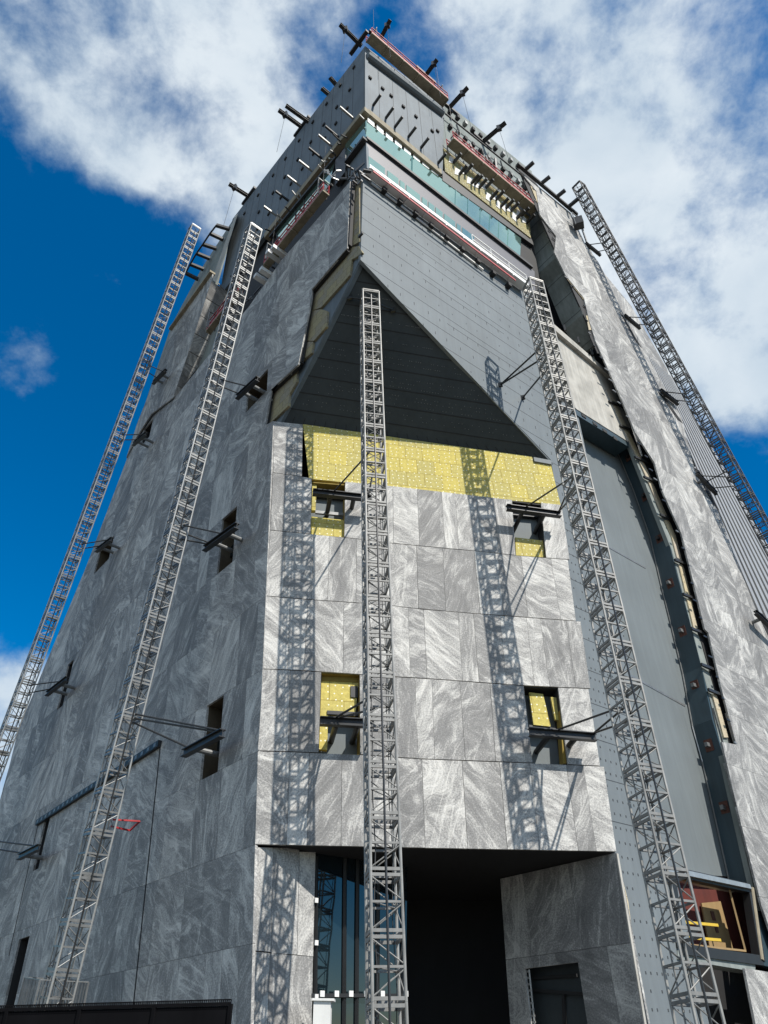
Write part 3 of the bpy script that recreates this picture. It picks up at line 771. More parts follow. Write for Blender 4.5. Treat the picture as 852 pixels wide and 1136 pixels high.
# fixed channel and vertical reveal lines in the left stone
bm = B(); a, b = PL.px(178, 825, .5), PL.px(42, 913, .5); bar(bm, a, b, .25, .3); ch = obj('channel', bm, 'black', tower)
bm = B()
for i in range(24): p = lerp(a, b, (i + .5) / 24) + PL.n * .13; bar(bm, p - (b - a).normalized() * .12, p + (b - a).normalized() * .12, .02, .18)
obj('channel_clip', bm, 'galv_dim', ch)
bm = B(); bar(bm, PL.px(178, 826, .455), PL.px(147, 1125, .455), .07, .02, PL.n); obj('vertical_joint', bm, 'void', tower)
bm = B(); bar(bm, PL.px(42, 915, .455), PL.px(10, 1060, .455), .06, .02, PL.n); obj('vertical_joint', bm, 'void', tower)
# grey metal and tan wool between the stone edge and the soffit
bm = B(); slab(bm, PL, [(401, 192), (401, 289), (311, 470), (296, 474), (300, 430), (330, 400), (344, 322), (384, 272), (386, 206)], 0, .25); obj('metal_cladding', bm, 'panel_blue', tower)
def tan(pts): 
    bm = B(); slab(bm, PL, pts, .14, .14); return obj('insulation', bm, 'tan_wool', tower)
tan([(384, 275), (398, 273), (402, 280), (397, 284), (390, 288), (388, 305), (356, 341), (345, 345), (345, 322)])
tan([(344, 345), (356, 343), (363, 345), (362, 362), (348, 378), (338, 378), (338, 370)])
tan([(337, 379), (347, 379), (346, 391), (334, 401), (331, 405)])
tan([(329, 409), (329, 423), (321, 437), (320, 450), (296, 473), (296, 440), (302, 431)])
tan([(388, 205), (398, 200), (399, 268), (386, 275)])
bm = B()
for c in ([(386, 277), (346, 323)], [(346, 324), (333, 404)], [(332, 405), (301, 434)], [(301, 434), (295, 472)], [(391, 203), (387, 274)]):
    bar(bm, PL.px(*c[0], .3), PL.px(*c[1], .3), .3, .22, PL.n)
obj('membrane_strip', bm, 'membrane', tower)
for i in range(26):
    seg = rn.choice([((389, 204), (386, 274)), ((384, 278), (348, 322)), ((344, 328), (333, 402)), ((330, 408), (303, 432)), ((300, 438), (296, 468)), ((399, 200), (400, 270))])
    f = rn.random(); p = PL.px(lerp(seg[0][0], seg[1][0], f), lerp(seg[0][1], seg[1][1], f), .3)
    bm = B(); bar(bm, p - PL.u * .15, p + PL.u * .2, .12, .16); obj('clip_angle', bm, rn.choice(['galv', 'galv_dim', 'dark_steel']), tower)
# dark slot with glass between the left stone and the crown
bm = B(); slab(bm, PL, [(405, 119), (404, 196), (388, 206), (312, 295), (277, 345), (242, 387), (225, 395), (236, 330), (296, 256)], -.5, .2); obj('backing_wall', bm, 'membrane', tower)
glass(PL, [(383, 160), (406, 133), (406, 151), (383, 180)], -.3, 'glass_green')
gl = glass(PL, [(306, 257), (372, 178), (366, 205), (309, 270)], -.3, 'glass_green')
bm = B()
for f in (.0, .33, .48, .76, 1.0): bar(bm, PL.px(lerp(306, 372, f), lerp(257, 178, f), -.27), PL.px(lerp(309, 366, f), lerp(270, 205, f), -.27), .06, .06)
obj('mullion', bm, 'black', gl)
bm = B(); slab(bm, PL, [(372, 178), (383, 163), (383, 190), (372, 205)], -.1, .3); obj('column', bm, 'dark_steel', tower)
bm = B(); slab(bm, PL, [(384, 185), (406, 156), (407, 186), (388, 204)], -.3, .2); obj('spandrel', bm, 'panel_blue', tower)
bm = B(); bar(bm, PL.px(405, 153.5, -.1), PL.px(384, 181, -.1), .35, .3); bar(bm, PL.px(373, 175, -.2), PL.px(300, 263, -.2), .25, .3); obj('sill', bm, 'black', gl)
# far left: lower dark face behind, second stone slab with its sunlit return
bm = B(); slab(bm, PL, [(259, 243), (238, 318), (250, 372), (196, 452), (165, 470), (150, 480), (190, 361), (206, 331), (224, 297)], -.3, .25); obj('metal_cladding', bm, 'concrete_green', tower)
bm = B(); prism(bm, [PL.px(259, 242, -.2), PL.px(262, 240, .6), PL.px(239, 313, .6), PL.px(235, 310, -.2)], PL.u * .3); obj('corner_strip', bm, 'concrete', tower)
PQ = Plane(PL.px(192, 440, .6), (PL.n + Vector((0, 0, -.07))).normalized())
bm = stone_bm()
cell_wall(bm, PQ, [(236, 303), (234, 313), (209, 390), (192, 441), (168, 459), (148, 490), (140, 508), (152, 470), (172, 420), (190, 367)], 0.0, .1, KL, [i * 2.9 - 40 for i in range(0, 40)], (1.4, 1.8, 2.3))
obj('stone_cladding', bm, 'granite', tower)
q0, q1, q2 = PQ.px(234.5, 312, 0), PQ.px(209.5, 390, 0), PQ.px(192.2, 441, 0)
bm = stone_bm()
dr = PL.n * -1.0
for (a, b, wa, wb) in ((q0, q1, 1.6, 1.3), (q1, q2, 1.3, .15)):
    n = 4
    for i in range(n):
        p, q = lerp(a, b, i / n), lerp(a, b, (i + .96) / n); w1, w2 = lerp(wa, wb, i / n), lerp(wa, wb, (i + .96) / n)
        prism(bm, [p, q, q + dr * w2, p + dr * w1], PL.u * -.08, 0, rn.random())
obj('stone_return', bm, 'granite', tower)
bm = B(); bar(bm, PQ.px(236, 302, .02), PQ.px(190, 366, .02), .5, .25); obj('coping', bm, 'tan_ledge', tower)
# bright pipe ends over the left stone
for (x, y) in ((299, 316), (305, 309), (312, 290), (318, 285)): stub(PL, x, y, 1.2, .35, .35, 'white_paint', tower, 0, 'pipe_stub')

# ------------------------------------------------------------------ entrance recess under the chamfer
NJ = out_n(142); PJ = Plane(PF.px(283.5, 938), NJ)                    # left jamb, parallel to the right wall
NK = out_n(229 + 0); PKJ = Plane(PF.px(683.5, 945.5), -out_n(229 + 180))
bm = stone_bm(); rn2 = random.Random(21)
for (x0, x1, y0, y1) in ((283.3, 303, 940, 1056), (303.4, 332, 940, 1059), (332.4, 350, 944, 1061)):
    pts = [(x0, y0 + (x0 - 283) * .02), (x1, y0 + (x1 - 283) * .02), (x1 - 2.6, y1), (x0 - 2.6, y1 - 1.8)]
    slab(bm, PJ, pts, 0, .08, 0, rn2.random())
slab(bm, PJ, [(280.5, 1055.5), (299.5, 1057.3), (296, 1150), (277.5, 1150)], 0, .08, 0, rn2.random())
slab(bm, PJ, [(300, 1057.4), (347.2, 1061.5), (345.5, 1150), (296.5, 1150)], 0, .08, 0, rn2.random())
obj('entrance_jamb', bm, 'granite', tower)
PG = Plane(PJ.p0 - NJ * .12, NJ)
gw = None
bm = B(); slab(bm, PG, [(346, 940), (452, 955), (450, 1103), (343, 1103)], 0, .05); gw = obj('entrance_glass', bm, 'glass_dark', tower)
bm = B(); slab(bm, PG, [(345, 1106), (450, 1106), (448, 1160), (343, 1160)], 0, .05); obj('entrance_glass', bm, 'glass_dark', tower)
bm = B()
for x in (351, 383, 397, 420, 448): bar(bm, PG.px(x, 950, .05), PG.px(x - 1.5, 1150, .05), .10, .1)
bar(bm, PG.px(344, 1104.5, .05), PG.px(450, 1104.5, .05), .18, .1)
obj('mullion', bm, 'black', gw)
for x in (357, 373, 389, 406, 424, 450): 
    bm = B(); p = PG.px(x, 1102.5, .13); bar(bm, p, p + NJ * .04, .16, .16); obj('glazing_clip', bm, 'white_paint', gw)
for y in (999, 1046, 1106):
    bm = B(); p = PJ.px(350.5, y, .02); bar(bm, p, p + NJ * .05, .12, .14); obj('glazing_clip', bm, 'white_paint', gw)
# right jamb: stone in shade with a service opening
RJ = [(683.5, 946), (555, 975), (567, 1150), (722, 1150)]
PKJ = Plane(PF.px(683.5, 945.5), out_n(229))
P = [PKJ.uv(PKJ.px(x, y)) for x, y in RJ]
jh = [PKJ.uv(PKJ.px(x, y)) for x, y in ((582, 1076), (641, 1066))]
jr = (min(jh[0][0], jh[1][0]), max(jh[0][0], jh[1][0]), -5, (jh[0][1] + jh[1][1]) / 2)
bm = stone_bm()
cell_wall(bm, PKJ, RJ, 0, .1, 0.0, [PKJ.uv(PF.px(683, 945))[1] + d for d in (-9, -2.75, 2)], (2.2, 2.9), [jr], .012)
obj('entrance_jamb', bm, 'granite', tower)
bm = B(); slab(bm, PKJ, [(575, 1060), (650, 1055), (655, 1150), (575, 1150)], -.7, .1); ob = obj('service_opening', bm, 'soffit_grey', tower)
bm = B()
for (a, b, w_) in (((588, 1098), (650, 1103), .12), ((625, 1100), (627, 1150), .1), ((590, 1085), (640, 1082), .06)): bar(bm, PKJ.px(*a, -.6), PKJ.px(*b, -.6), w_, .1)
obj('opening_frame', bm, 'membrane', ob)
bm = B()
for k in range(10):
    p = PKJ.px(584 + k * .8, 1078 + k * 7, -.1); bar(bm, p - PKJ.u * .15, p + PKJ.u * .15, .05, .06)
for s_ in (-.15, .15): bar(bm, PKJ.px(583.5, 1076, -.1) + PKJ.u * s_, PKJ.px(591, 1150, -.1) + PKJ.u * s_, .05, .05)
obj('edge_ladder', bm, 'galv', ob)
# bright edge of the right jamb
bm = B(); bar(bm, PF.px(684.5, 947, -.02), PF.px(723, 1150, -.02) - PF.n * .3, .05, .1); obj('edge_trim', bm, 'concrete', tower)
bm = B(); slab(bm, PR, [(688, 965), (697, 1000), (703, 1046), (698, 1046), (690, 1000)], .1, .1); obj('insulation', bm, 'cream_board', tower)
# ceiling of the recess and its dark back
zc = PF.px(480, 941).z
bm = B()
a, b = PF.px(283.5, 937.6), PF.px(683.5, 945.2)
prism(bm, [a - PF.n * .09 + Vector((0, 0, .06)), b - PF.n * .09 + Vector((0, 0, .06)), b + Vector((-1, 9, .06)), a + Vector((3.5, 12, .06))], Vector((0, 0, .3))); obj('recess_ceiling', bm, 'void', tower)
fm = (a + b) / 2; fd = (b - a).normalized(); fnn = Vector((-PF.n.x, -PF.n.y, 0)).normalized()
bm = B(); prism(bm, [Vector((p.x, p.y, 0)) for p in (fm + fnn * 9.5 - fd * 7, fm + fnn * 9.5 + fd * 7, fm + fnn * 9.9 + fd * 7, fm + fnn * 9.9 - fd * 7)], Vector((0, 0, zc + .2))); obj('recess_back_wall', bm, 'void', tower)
bm = B(); p = PG.px(443, 995, .25); bar(bm, p, p + Vector((.1, 0, .9)), .12, .1); obj('lamp_bracket', bm, 'white_paint', tower)

# ------------------------------------------------------------------ lower right opening
OP = [(745, 968), (764, 966), (830, 986), (843, 1062), (776, 1052), (752, 1049)]
bm = B()
slab(bm, PR, [(738, 960), (832, 981), (834, 986), (738, 966)], .25, 1.0); obj('bay_sill', bm, 'galv', tower)
bm = B()
fr = [(742, 967), (829, 986), (842, 1066), (752, 1053)]
for i in range(4): bar(bm, PR.px(*fr[i], -.05), PR.px(*fr[(i + 1) % 4], -.05), .35, .35)
of = obj('opening_frame', bm, 'black', tower)
bm = B()
fr2 = [(744, 973), (809, 986), (827, 1055), (754, 1047)]
for i in range(4): bar(bm, PR.px(*fr2[i], -.15), PR.px(*fr2[(i + 1) % 4], -.15), .07, .07)
obj('frame_trim', bm, 'wood', of)
bm = B(); slab(bm, PR, [(730, 955), (850, 975), (860, 1075), (740, 1060)], -1.6, .1); obj('interior_wall', bm, 'maroon', of)
bm = B(); p = [PR.px(x, y, -1.5) for x, y in ((777, 1002), (798, 1000), (812, 1053), (786, 1051))]; prism(bm, p, PR.n * .06); dv = obj('door_panel', bm, 'wood', of)
bm = B(); c = PR.px(791, 1016, -1.42); bar(bm, c, c + PR.n * .02, .25, .35); bar(bm, c + Vector((0, 0, -.5)), c + Vector((0, 0, -.5)) + PR.n * .02, .2, .25); obj('notice', bm, 'rust', dv)
bm = B(); slab(bm, PR, [(752, 1054), (838, 1068), (838, 1078), (752, 1064)], .05, .7); obj('beam', bm, 'concrete_green', tower)
bm = B(); slab(bm, PR, [(740, 1063), (838, 1076), (870, 1160), (740, 1160)], -1.8, .1); obj('lower_void', bm, 'void', tower)
bm = B(); tube(bm, PR.px(834, 985, .1), PR.px(845, 1065, .1), .09, 10); obj('pipe', bm, 'tan_ledge', tower)
bm = stone_bm(); slab(bm, PR, [(826, 1074), (900, 1086), (910, 1160), (843, 1160)], .3, .1, 0, .31); obj('stone_cladding', bm, 'granite', tower)
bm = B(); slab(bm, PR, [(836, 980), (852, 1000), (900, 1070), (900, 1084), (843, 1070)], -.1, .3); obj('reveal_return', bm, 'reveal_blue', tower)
# yellow guard rail inside
c0, c1 = PR.px(752, 1026, -.35), PR.px(798, 1026, -.35)
yr = thing('guard_rail', (c0 + c1) / 2 - Vector((0, 0, 1)), 'yellow guard rail across the dark red opening at the lower right', 'guard rail')
for (xa, ya, xb, yb) in ((748, 1022, 796, 1026.5), (750, 1039, 799, 1043)):
    bm = B(); bar(bm, PR.px(xa, ya, -.35), PR.px(xb, yb, -.35), .08, .1); obj('rail', bm, 'yellow_paint', yr)
for x in (753, 757):
    bm = B(); bar(bm, PR.px(x, 1018, -.35), PR.px(x + 2, 1047, -.35), .07, .07); obj('post', bm, 'yellow_paint', yr)

# ------------------------------------------------------------------ lattice masts
SEC = 1.5
def lattice_mesh(W, mats):
    """one bolted mast section as a single welded frame"""
    h = W / 2; bm = B()
    for sx in (-1, 1):
        for sy in (-1, 1): tube(bm, Vector((sx * h, sy * h, 0)), Vector((sx * h, sy * h, SEC - .004)), .044, 8)
    n0 = len(bm.faces)
    for z, hh in ((.07, .085), (SEC / 2, .06), (SEC - .08, .085)):
        for s in (-1, 1):
            bar(bm, Vector((-h + .03, s * h, z)), Vector((h - .03, s * h, z)), .05, hh)
            bar(bm, Vector((s * h, -h + .03, z)), Vector((s * h, h - .03, z)), .05, hh)
    for z0, z1, f in ((.1, SEC / 2 - .05, 1), (SEC / 2 + .05, SEC - .12, -1)):
        for s in (-1, 1):
            tube(bm, Vector((-h * f, s * h, z0)), Vector((h * f, s * h, z1)), .019, 6)
            tube(bm, Vector((s * h, -h * f * s, z0)), Vector((s * h, h * f * s, z1)), .019, 6)
    tube(bm, Vector((-h, -h, SEC / 2)), Vector((h, h, SEC / 2)), .02, 6)
    tube(bm, Vector((-h, 0, .07)), Vector((-h, 0, SEC - .07)), .028, 6)
    bm.faces.ensure_lookup_table()
    for f in bm.faces[n0:]: f.material_index = 1
    me = bpy.data.meshes.new('mast_section'); bm.to_mesh(me); bm.free()
    for m_ in mats: me.materials.append(M[m_])
    return me
SECM = {}
MAST = {}
def mast(key, base, top, az, label, W=.85, mats=('galv', 'galv_dim'), z0=0.0):
    d = (top - base).normalized(); base = base + d * ((z0 - base.z) / d.z)
    L = (top - base).length; ns = max(1, round(L / SEC)); sc = L / (ns * SEC)
    n = out_n(az); y = (-n) - d * (-n).dot(d); y.normalize(); x = y.cross(d)
    mw = Matrix.Translation(base) @ Matrix((x, y, d)).transposed().to_4x4()
    t = thing('lattice_mast', base, label, 'mast', 'lattice climbing masts along the walls', mw)
    kk = (W, mats)
    if kk not in SECM: SECM[kk] = lattice_mesh(W, mats)
    for i in range(ns):
        o = bpy.data.objects.new('mast_section', SECM[kk]); COL.objects.link(o)
        o.parent = t; o.location = (0, 0, i * SEC * sc); o.scale = (1, 1, sc)
    bm = B(); h = W / 2
    for sx in (-1, 1): bar(bm, Vector((sx * h, -h, L + .02)), Vector((sx * h, h, L + .02)), .09, .09); bar(bm, Vector((-h, sx * h, L + .02)), Vector((h, sx * h, L + .02)), .09, .09)
    for nm, xx, yy, rr, mt in (('rack', 0, -h - .03, .035, 'dark_steel'), ('power_cable', -h + .12, -h + .1, .018, 'black'), ('power_cable', h - .1, h - .06, .014, 'black')):
        bq = B(); rr_ = random.Random(int(L * 100)); pp = Vector((xx, yy, .1)); z = .1
        while z < L - .6:
            z2 = min(L - .4, z + 1.6); q_ = Vector((xx + (rr_.uniform(-.07, .07) if nm != 'rack' else 0), yy + (rr_.uniform(-.05, .05) if nm != 'rack' else 0), z2)); tube(bq, pp, q_, rr, 5); pp, z = q_, z2
        me = bpy.data.meshes.new(nm); bq.to_mesh(me); bq.free(); me.materials.append(M[mt]); o = bpy.data.objects.new(nm, me); COL.objects.link(o); o.parent = t
    me = bpy.data.meshes.new('top_frame'); bm.to_mesh(me); bm.free(); me.materials.append(M[mats[0]])
    o = bpy.data.objects.new('top_frame', me); COL.objects.link(o); o.parent = t
    bm = B(); bar(bm, Vector((-h - .5, 0, .08)), Vector((h + .5, 0, .08)), W + 1.0, .16); me = bpy.data.meshes.new('base_plate'); bm.to_mesh(me); bm.free(); me.materials.append(M['dark_steel'])
    o = bpy.data.objects.new('base_plate', me); COL.objects.link(o); o.parent = t
    MAST[key] = (base, d, x, y, L, W)
    return t
def mast_pt(key, px, py):
    """point on the mast axis nearest to the ray of a pixel"""
    base, d, x, y, L, W = MAST[key]
    r = ray(px, py); w0 = EYE - base; b = r.dot(d)
    return base + d * max(0, min(L, (d.dot(w0) - b * r.dot(w0)) / (1 - b * b)))
def at_y(x, y, Y): r = ray(x, y); return EYE + r * (Y / r.y)
OM = 2.7
mast(1, PL.px(14, 800, OM), PL.px(216, 254, OM), 139, 'far left lattice mast standing clear of the stone wall against the sky')
m2 = mast(2, PL.px(62, 1110, OM), PL.px(281, 256, OM), 139, 'bright lattice mast with a wire cage at its foot before the shaded wall')
mast(3, at_y(429, 1136, 21.7), at_y(410, 330, 22.75), 169, 'upright lattice mast in front of the entrance ending under the dark sloping soffit', mats=('mast_steel', 'mast_brace'))
mast(4, PR.px(776, 1136, 4.5), PR.px(591, 317, 3.6), 161, 'lattice mast before the grey recessed bay ending at the white rails', mats=('mast_steel', 'mast_brace'))
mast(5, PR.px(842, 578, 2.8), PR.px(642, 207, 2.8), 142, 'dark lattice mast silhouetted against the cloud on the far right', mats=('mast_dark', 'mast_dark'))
# wire cage round the foot of the second mast
base, d, x_, y_, L_, W_ = MAST[2]
bm = B(); hz = mast_pt(2, 74, 1086).z
for s in (-1, 1):
    for e in (-1, 1):
        bar(bm, base + x_ * .85 * s + y_ * .85 * e, base + x_ * .85 * s + y_ * .85 * e + Vector((0, 0, hz)), .05, .05)
        for q in range(4):
            z = hz * (q + 1) / 4
            if e > 0: bar(bm, base + x_ * .85 * s - y_ * .85 + Vector((0, 0, z)), base + x_ * .85 * s + y_ * .85 + Vector((0, 0, z)), .03, .03)
            else: bar(bm, base - x_ * .85 + y_ * .85 * s + Vector((0, 0, z)), base + x_ * .85 + y_ * .85 * s + Vector((0, 0, z)), .03, .03)
    for q in range(17):
        f = -.85 + 1.7 * q / 16
        for e in (-1, 1):
            p = base + (x_ * f + y_ * .85 * e if s > 0 else x_ * .85 * e + y_ * f); bar(bm, p, p + Vector((0, 0, hz)), .014, .014)
co = obj('wire_cage', bm, 'galv_dim', m2)

# ------------------------------------------------------------------ wall ties
def tie(pl, a, b, o, rods, mk, label, stubs=2, mat='dark_steel', depth=None):
    p, q = pl.px(*a, o), pl.px(*b, o)
    t = thing('mast_tie', (p + q) / 2, label, 'mast tie', 'steel ties that hold the masts to the walls')
    bm = B(); ibeam(bm, p, q, .30, .26, up=Vector((0, 0, 1))); obj('cross_beam', bm, mat, t)
    for k in range(stubs):
        f = .3 + .4 * k
        r = lerp(p, q, f) - Vector((0, 0, .05)); bm = B(); tube(bm, r - pl.n * .14, r - pl.n * (o + (depth or .75)), .11, 10); obj('stub_arm', bm, 'dark_steel' if pl is PF else 'galv_dim', t)
    for (f, (mx, my)) in rods:
        r = lerp(p, q, f) + Vector((0, 0, .16)); e = mast_pt(mk, mx, my)
        e = e - (e - r).normalized() * .35
        bm = B(); tube(bm, r, e, .04, 8); obj('strut', bm, mat, t)
    return t
tie(PF, (347, 546), (412, 553), .75, [(.35, (415, 497)), (.95, (415, 520))], 3, 'tie beam across the small yellow silled window left of the entrance mast')
tie(PF, (562, 563), (622, 571), .75, [(.35, (632, 528)), (.97, (630, 528)), (.97, (633, 545))], 4, 'tie beam across the small window just under the yellow wool on the right')
tie(PF, (355, 800), (415, 803), .75, [(.28, (424, 768)), (.34, (424, 785))], 3, 'tie beam across the large yellow lined window beside the entrance mast')
tie(PF, (587, 812), (661, 818), .75, [(.42, (688, 783)), (.98, (690, 783)), (.98, (693, 800))], 4, 'tie beam across the lower window near the right edge of the sunlit stone')
tie(PL, (204, 836), (247, 813), 1.3, [(.92, (150, 792)), (.85, (150, 797)), (.1, (150, 800))], 2, 'long strutted tie beam at the lowest window of the shaded wall', 1)
tie(PL, (227, 609), (263, 583), 1.3, [(.55, (200, 582)), (.15, (203, 590)), (.1, (198, 598))], 2, 'tie beam with two round arms at the middle window of the shaded wall')
tie(PL, (263, 441), (286, 420), 1.3, [(.5, (248, 422)), (.1, (246, 428))], 2, 'tie beam at the slanted window just below the rough stone edge')
tie(PL, (107, 611), (124, 598), 1.4, [(.3, (92, 612)), (.8, (92, 606))], 1, 'tie beam joining the outermost left mast to a window halfway up')
tie(PL, (148, 493), (162, 481), 1.4, [(.3, (135, 490)), (.8, (135, 484))], 1, 'tie beam joining the outermost left mast high above the halfway window')
tie(PL, (52, 770), (74, 753), 1.4, [(.2, (25, 770)), (.7, (25, 760))], 1, 'tie beam low on the outermost left mast beside a narrow dark window')
tie(PL, (21, 951), (43, 940), 1.4, [(.1, (-30, 938)), (.8, (-30, 930))], 1, 'tie beam in the bottom left corner under the black channel', 1)
tie(PL, (170, 425), (184, 411), 1.4, [(.3, (160, 410)), (.8, (162, 404))], 1, 'short tie beam near the top of the outermost left mast')
tie(PR, (773, 525), (795, 548), 1.2, [(.2, (815, 530)), (.8, (818, 540)), (.5, (812, 520))], 5, 'tie beam at the lower dark window of the ribbed right wall', 1)
tie(PR, (733, 433), (752, 448), 1.2, [(.2, (768, 437)), (.8, (770, 447))], 5, 'tie beam where the smooth far right wall turns ribbed', 1)
tie(PR, (693, 350), (710, 364), 1.2, [(.2, (722, 352)), (.8, (726, 360))], 5, 'tie beam at the topmost window on the far right', 1)
tie(PR, (650, 270), (666, 283), 1.0, [(.2, (676, 268)), (.8, (678, 276))], 5, 'tie beam on the right roof slope close under the roof edge', 1)
tie(PR, (838, 679), (860, 700), 1.2, [(.5, (890, 680))], 5, 'dark tie beam cut off by the right edge of the photo', 1)
# struts on the grey face and on the soffit
def rodset(name, pairs, label, mk):
    a0 = pairs[0][0]
    t = thing(name, a0, label, 'mast tie', 'steel ties that hold the masts to the walls')
    for a, (mx, my) in pairs:
        e = mast_pt(mk, mx, my); e = e - (e - a).normalized() * .4
        bm = B(); tube(bm, a, e, .05, 8); obj('strut', bm, 'dark_steel', t)
    done = []
    for a, _ in pairs:
        if all((a - d_).length > .2 for d_ in done):
            done.append(a); bm = B(); bar(bm, a - Vector((0, 0, .15)), a + Vector((0, 0, .15)), .25, .12); obj('wall_plate', bm, 'dark_steel', t)
rodset('mast_tie', [(PR.px(555, 427, .06), (600, 382)), (PR.px(555, 427, .06), (602, 395)), (PR.px(580, 441, .06), (604, 406))], 'three bare struts bolted to the smooth grey metal face', 4)
Tp = Plane(TA, tn)
rodset('mast_tie', [(Tp.px(388, 330, .05), (410, 333)), (Tp.px(436, 344, .05), (410, 333))], 'pair of struts under the dark soffit at the top of the entrance mast', 3)
# small red flags/brackets on the second mast
def prop(name, pts, w, mat, label, cat, group=None):
    t = thing(name, pts[0], label, cat, group)
    bm = B()
    for a, b in zip(pts[:-1], pts[1:]): bar(bm, a, b, w, w)
    obj('frame', bm, mat, t); return t
e = mast_pt(2, 118, 908)
prop('folding_bracket', [e + PJ.u * .4, e + PJ.u * 1.5 + Vector((0, 0, .1)), e + PJ.u * 1.3 - NJ * .4 - Vector((0, 0, .2)), e + PJ.u * .4 - Vector((0, 0, .25))], .06, 'red_paint', 'red bracket sticking out from the bright mast below the black channel', 'bracket')

# ------------------------------------------------------------------ suspended platforms
def platform(pl, a, b, o, label, rail='red_paint', deck='tan_ledge', depth=.75, toe=None, hgt=1.05, rail_from=0.0, gear=True):
    p, q = pl.px(*a, o), pl.px(*b, o); q.z = q.z * .5 + p.z * .5; p.z = q.z
    t = thing('suspended_platform', (p + q) / 2, label, 'work platform', 'suspended work platforms near the top')
    e = (q - p).normalized(); up = Vector((0, 0, 1)); L = (q - p).length
    bm = B(); prism(bm, [p, q, q + pl.n * depth, p + pl.n * depth], Vector((0, 0, -.14)))
    n = int(L / 1.5)
    for i in range(n + 1):
        c = lerp(p, q, i / n); bar(bm, c - Vector((0, 0, .2)), c + pl.n * depth - Vector((0, 0, .2)), .08, .1)
    obj('deck', bm, deck, t)
    for k, off in enumerate((.03, depth - .03)):
        bm = B()
        s0 = lerp(p, q, rail_from if k else rail_from)
        for h in (.5, hgt): bar(bm, s0 + pl.n * off + up * h, q + pl.n * off + up * h, .06, .07)
        m_ = max(2, int((q - s0).length / 1.4))
        for i in range(m_ + 1): c = lerp(s0, q, i / m_) + pl.n * off; bar(bm, c, c + up * hgt, .05, .05)
        obj('guardrail', bm, rail, t)
        bm = B(); bar(bm, p + pl.n * off + up * .13, q + pl.n * off + up * .13, .04, .24); obj('toe_board', bm, toe or rail, t)
    if gear:
        for f in (.06, .94):
            c = lerp(p, q, f) + pl.n * depth / 2; bm = B()
            bar(bm, c + up * .1, c + up * .9, .45, .4); tube(bm, c + up * .9, c + up * 1.6, .1, 8); bar(bm, c - pl.n * .4 + up * 1.9, c + pl.n * .4 + up * 1.9, .08, .08)
            bar(bm, c - pl.n * .36, c - pl.n * .36 + up * 1.9, .06, .06); bar(bm, c + pl.n * .36, c + pl.n * .36 + up * 1.9, .06, .06)
            obj('hoist', bm, 'galv_dim', t)
            bm = B(); tube(bm, c + up * 1.6, c + up * 7, .012, 5); obj('wire_rope', bm, 'dark_steel', t)
    return t
platform(PR, (406, 49), (490, 115), .35, 'long work platform hanging at the very top of the tower corner', depth=.8)
platform(PR, (496, 163), (588, 236), .35, 'work platform with red rails in front of the yellow wool near the top', depth=.8)
platform(PL, (365, 216), (299, 296), .35, 'red work platform on the shaded side below the strip of glass', depth=.5, toe='red_paint', hgt=1.0)
platform(PL, (268, 333), (236, 362), .35, 'short red work platform behind the top of the bright left mast', depth=.45)
platform(PR, (404, 190), (580, 325), .12, 'white work platform along the top edge of the grey metal face', 'white_paint', 'white_paint', depth=.6, toe='white_paint', hgt=1.1, rail_from=.62, gear=False)
bm = B(); a, b = PR.px(414, 190, .75), PR.px(572, 311, .75); bar(bm, a, b, .05, .16); rl = thing('hose', a, 'dark red hose lying along the white platform', 'hose'); obj('tube', bm, 'red_paint', rl)
for i in range(9):
    f = i / 8; x, y = lerp(424, 562, f), lerp(214, 319, f)
    stub(PR, x, y, .35, .3, .35, 'membrane', tower, 0, 'anchor_block')
bm = B(); bar(bm, PR.px(412, 203, .1), PR.px(536, 299, .1), .08, .12); obj('support_rail', bm, 'white_paint', tower)

# corner clutter below the glass on the corner
rn = random.Random(17)
bm = B()
for i in range(16):
    x, y = 384 + rn.random() * 20, 185 + rn.random() * 16; p = PL.px(x, y, .3 + rn.random() * .6)
    bar(bm, p, p + Vector((rn.uniform(-.6, .6), rn.uniform(-.4, .4), rn.uniform(-.3, .8))), .1, .12)
obj('rigging_frame', bm, 'dark_steel', tower)
bm = B()
for i in range(9):
    x, y = 362 + rn.random() * 12, 188 + rn.random() * 18; p = PL.px(x, y, .6 + rn.random() * .5)
    bar(bm, p, p + Vector((rn.uniform(-.4, .4), rn.uniform(-.4, .4), rn.uniform(-.2, 1.0))), .08, .1)
obj('rigging_frame', bm, 'galv', tower)

rn = random.Random(29)
for k in range(26):
    f = rn.random(); x, y = lerp(494, 588, f), lerp(150, 226, f)
    p = PR.px(x, y + rn.uniform(-16, 4), .2 + rn.random() * .5); bm = B()
    bar(bm, p, p + Vector((rn.uniform(-.15, .15), rn.uniform(-.1, .1), rn.uniform(.5, 1.5))), rn.uniform(.06, .2), rn.uniform(.06, .2))
    obj('scaffold_post', bm, rn.choice(['dark_steel', 'galv_dim', 'membrane', 'dark_steel']), tower)
for k in range(22):
    f = rn.random(); x, y = lerp(404, 244, f), lerp(124, 328, f)
    p = PL.px(x, y + rn.uniform(0, 8), .05); bm = B()
    bar(bm, p, p + PL.n * rn.uniform(.2, .7) + Vector((0, 0, rn.uniform(-.3, .5))), .08, .1)
    obj('scaffold_arm', bm, rn.choice(['dark_steel', 'galv_dim', 'galv', 'membrane']), tower)
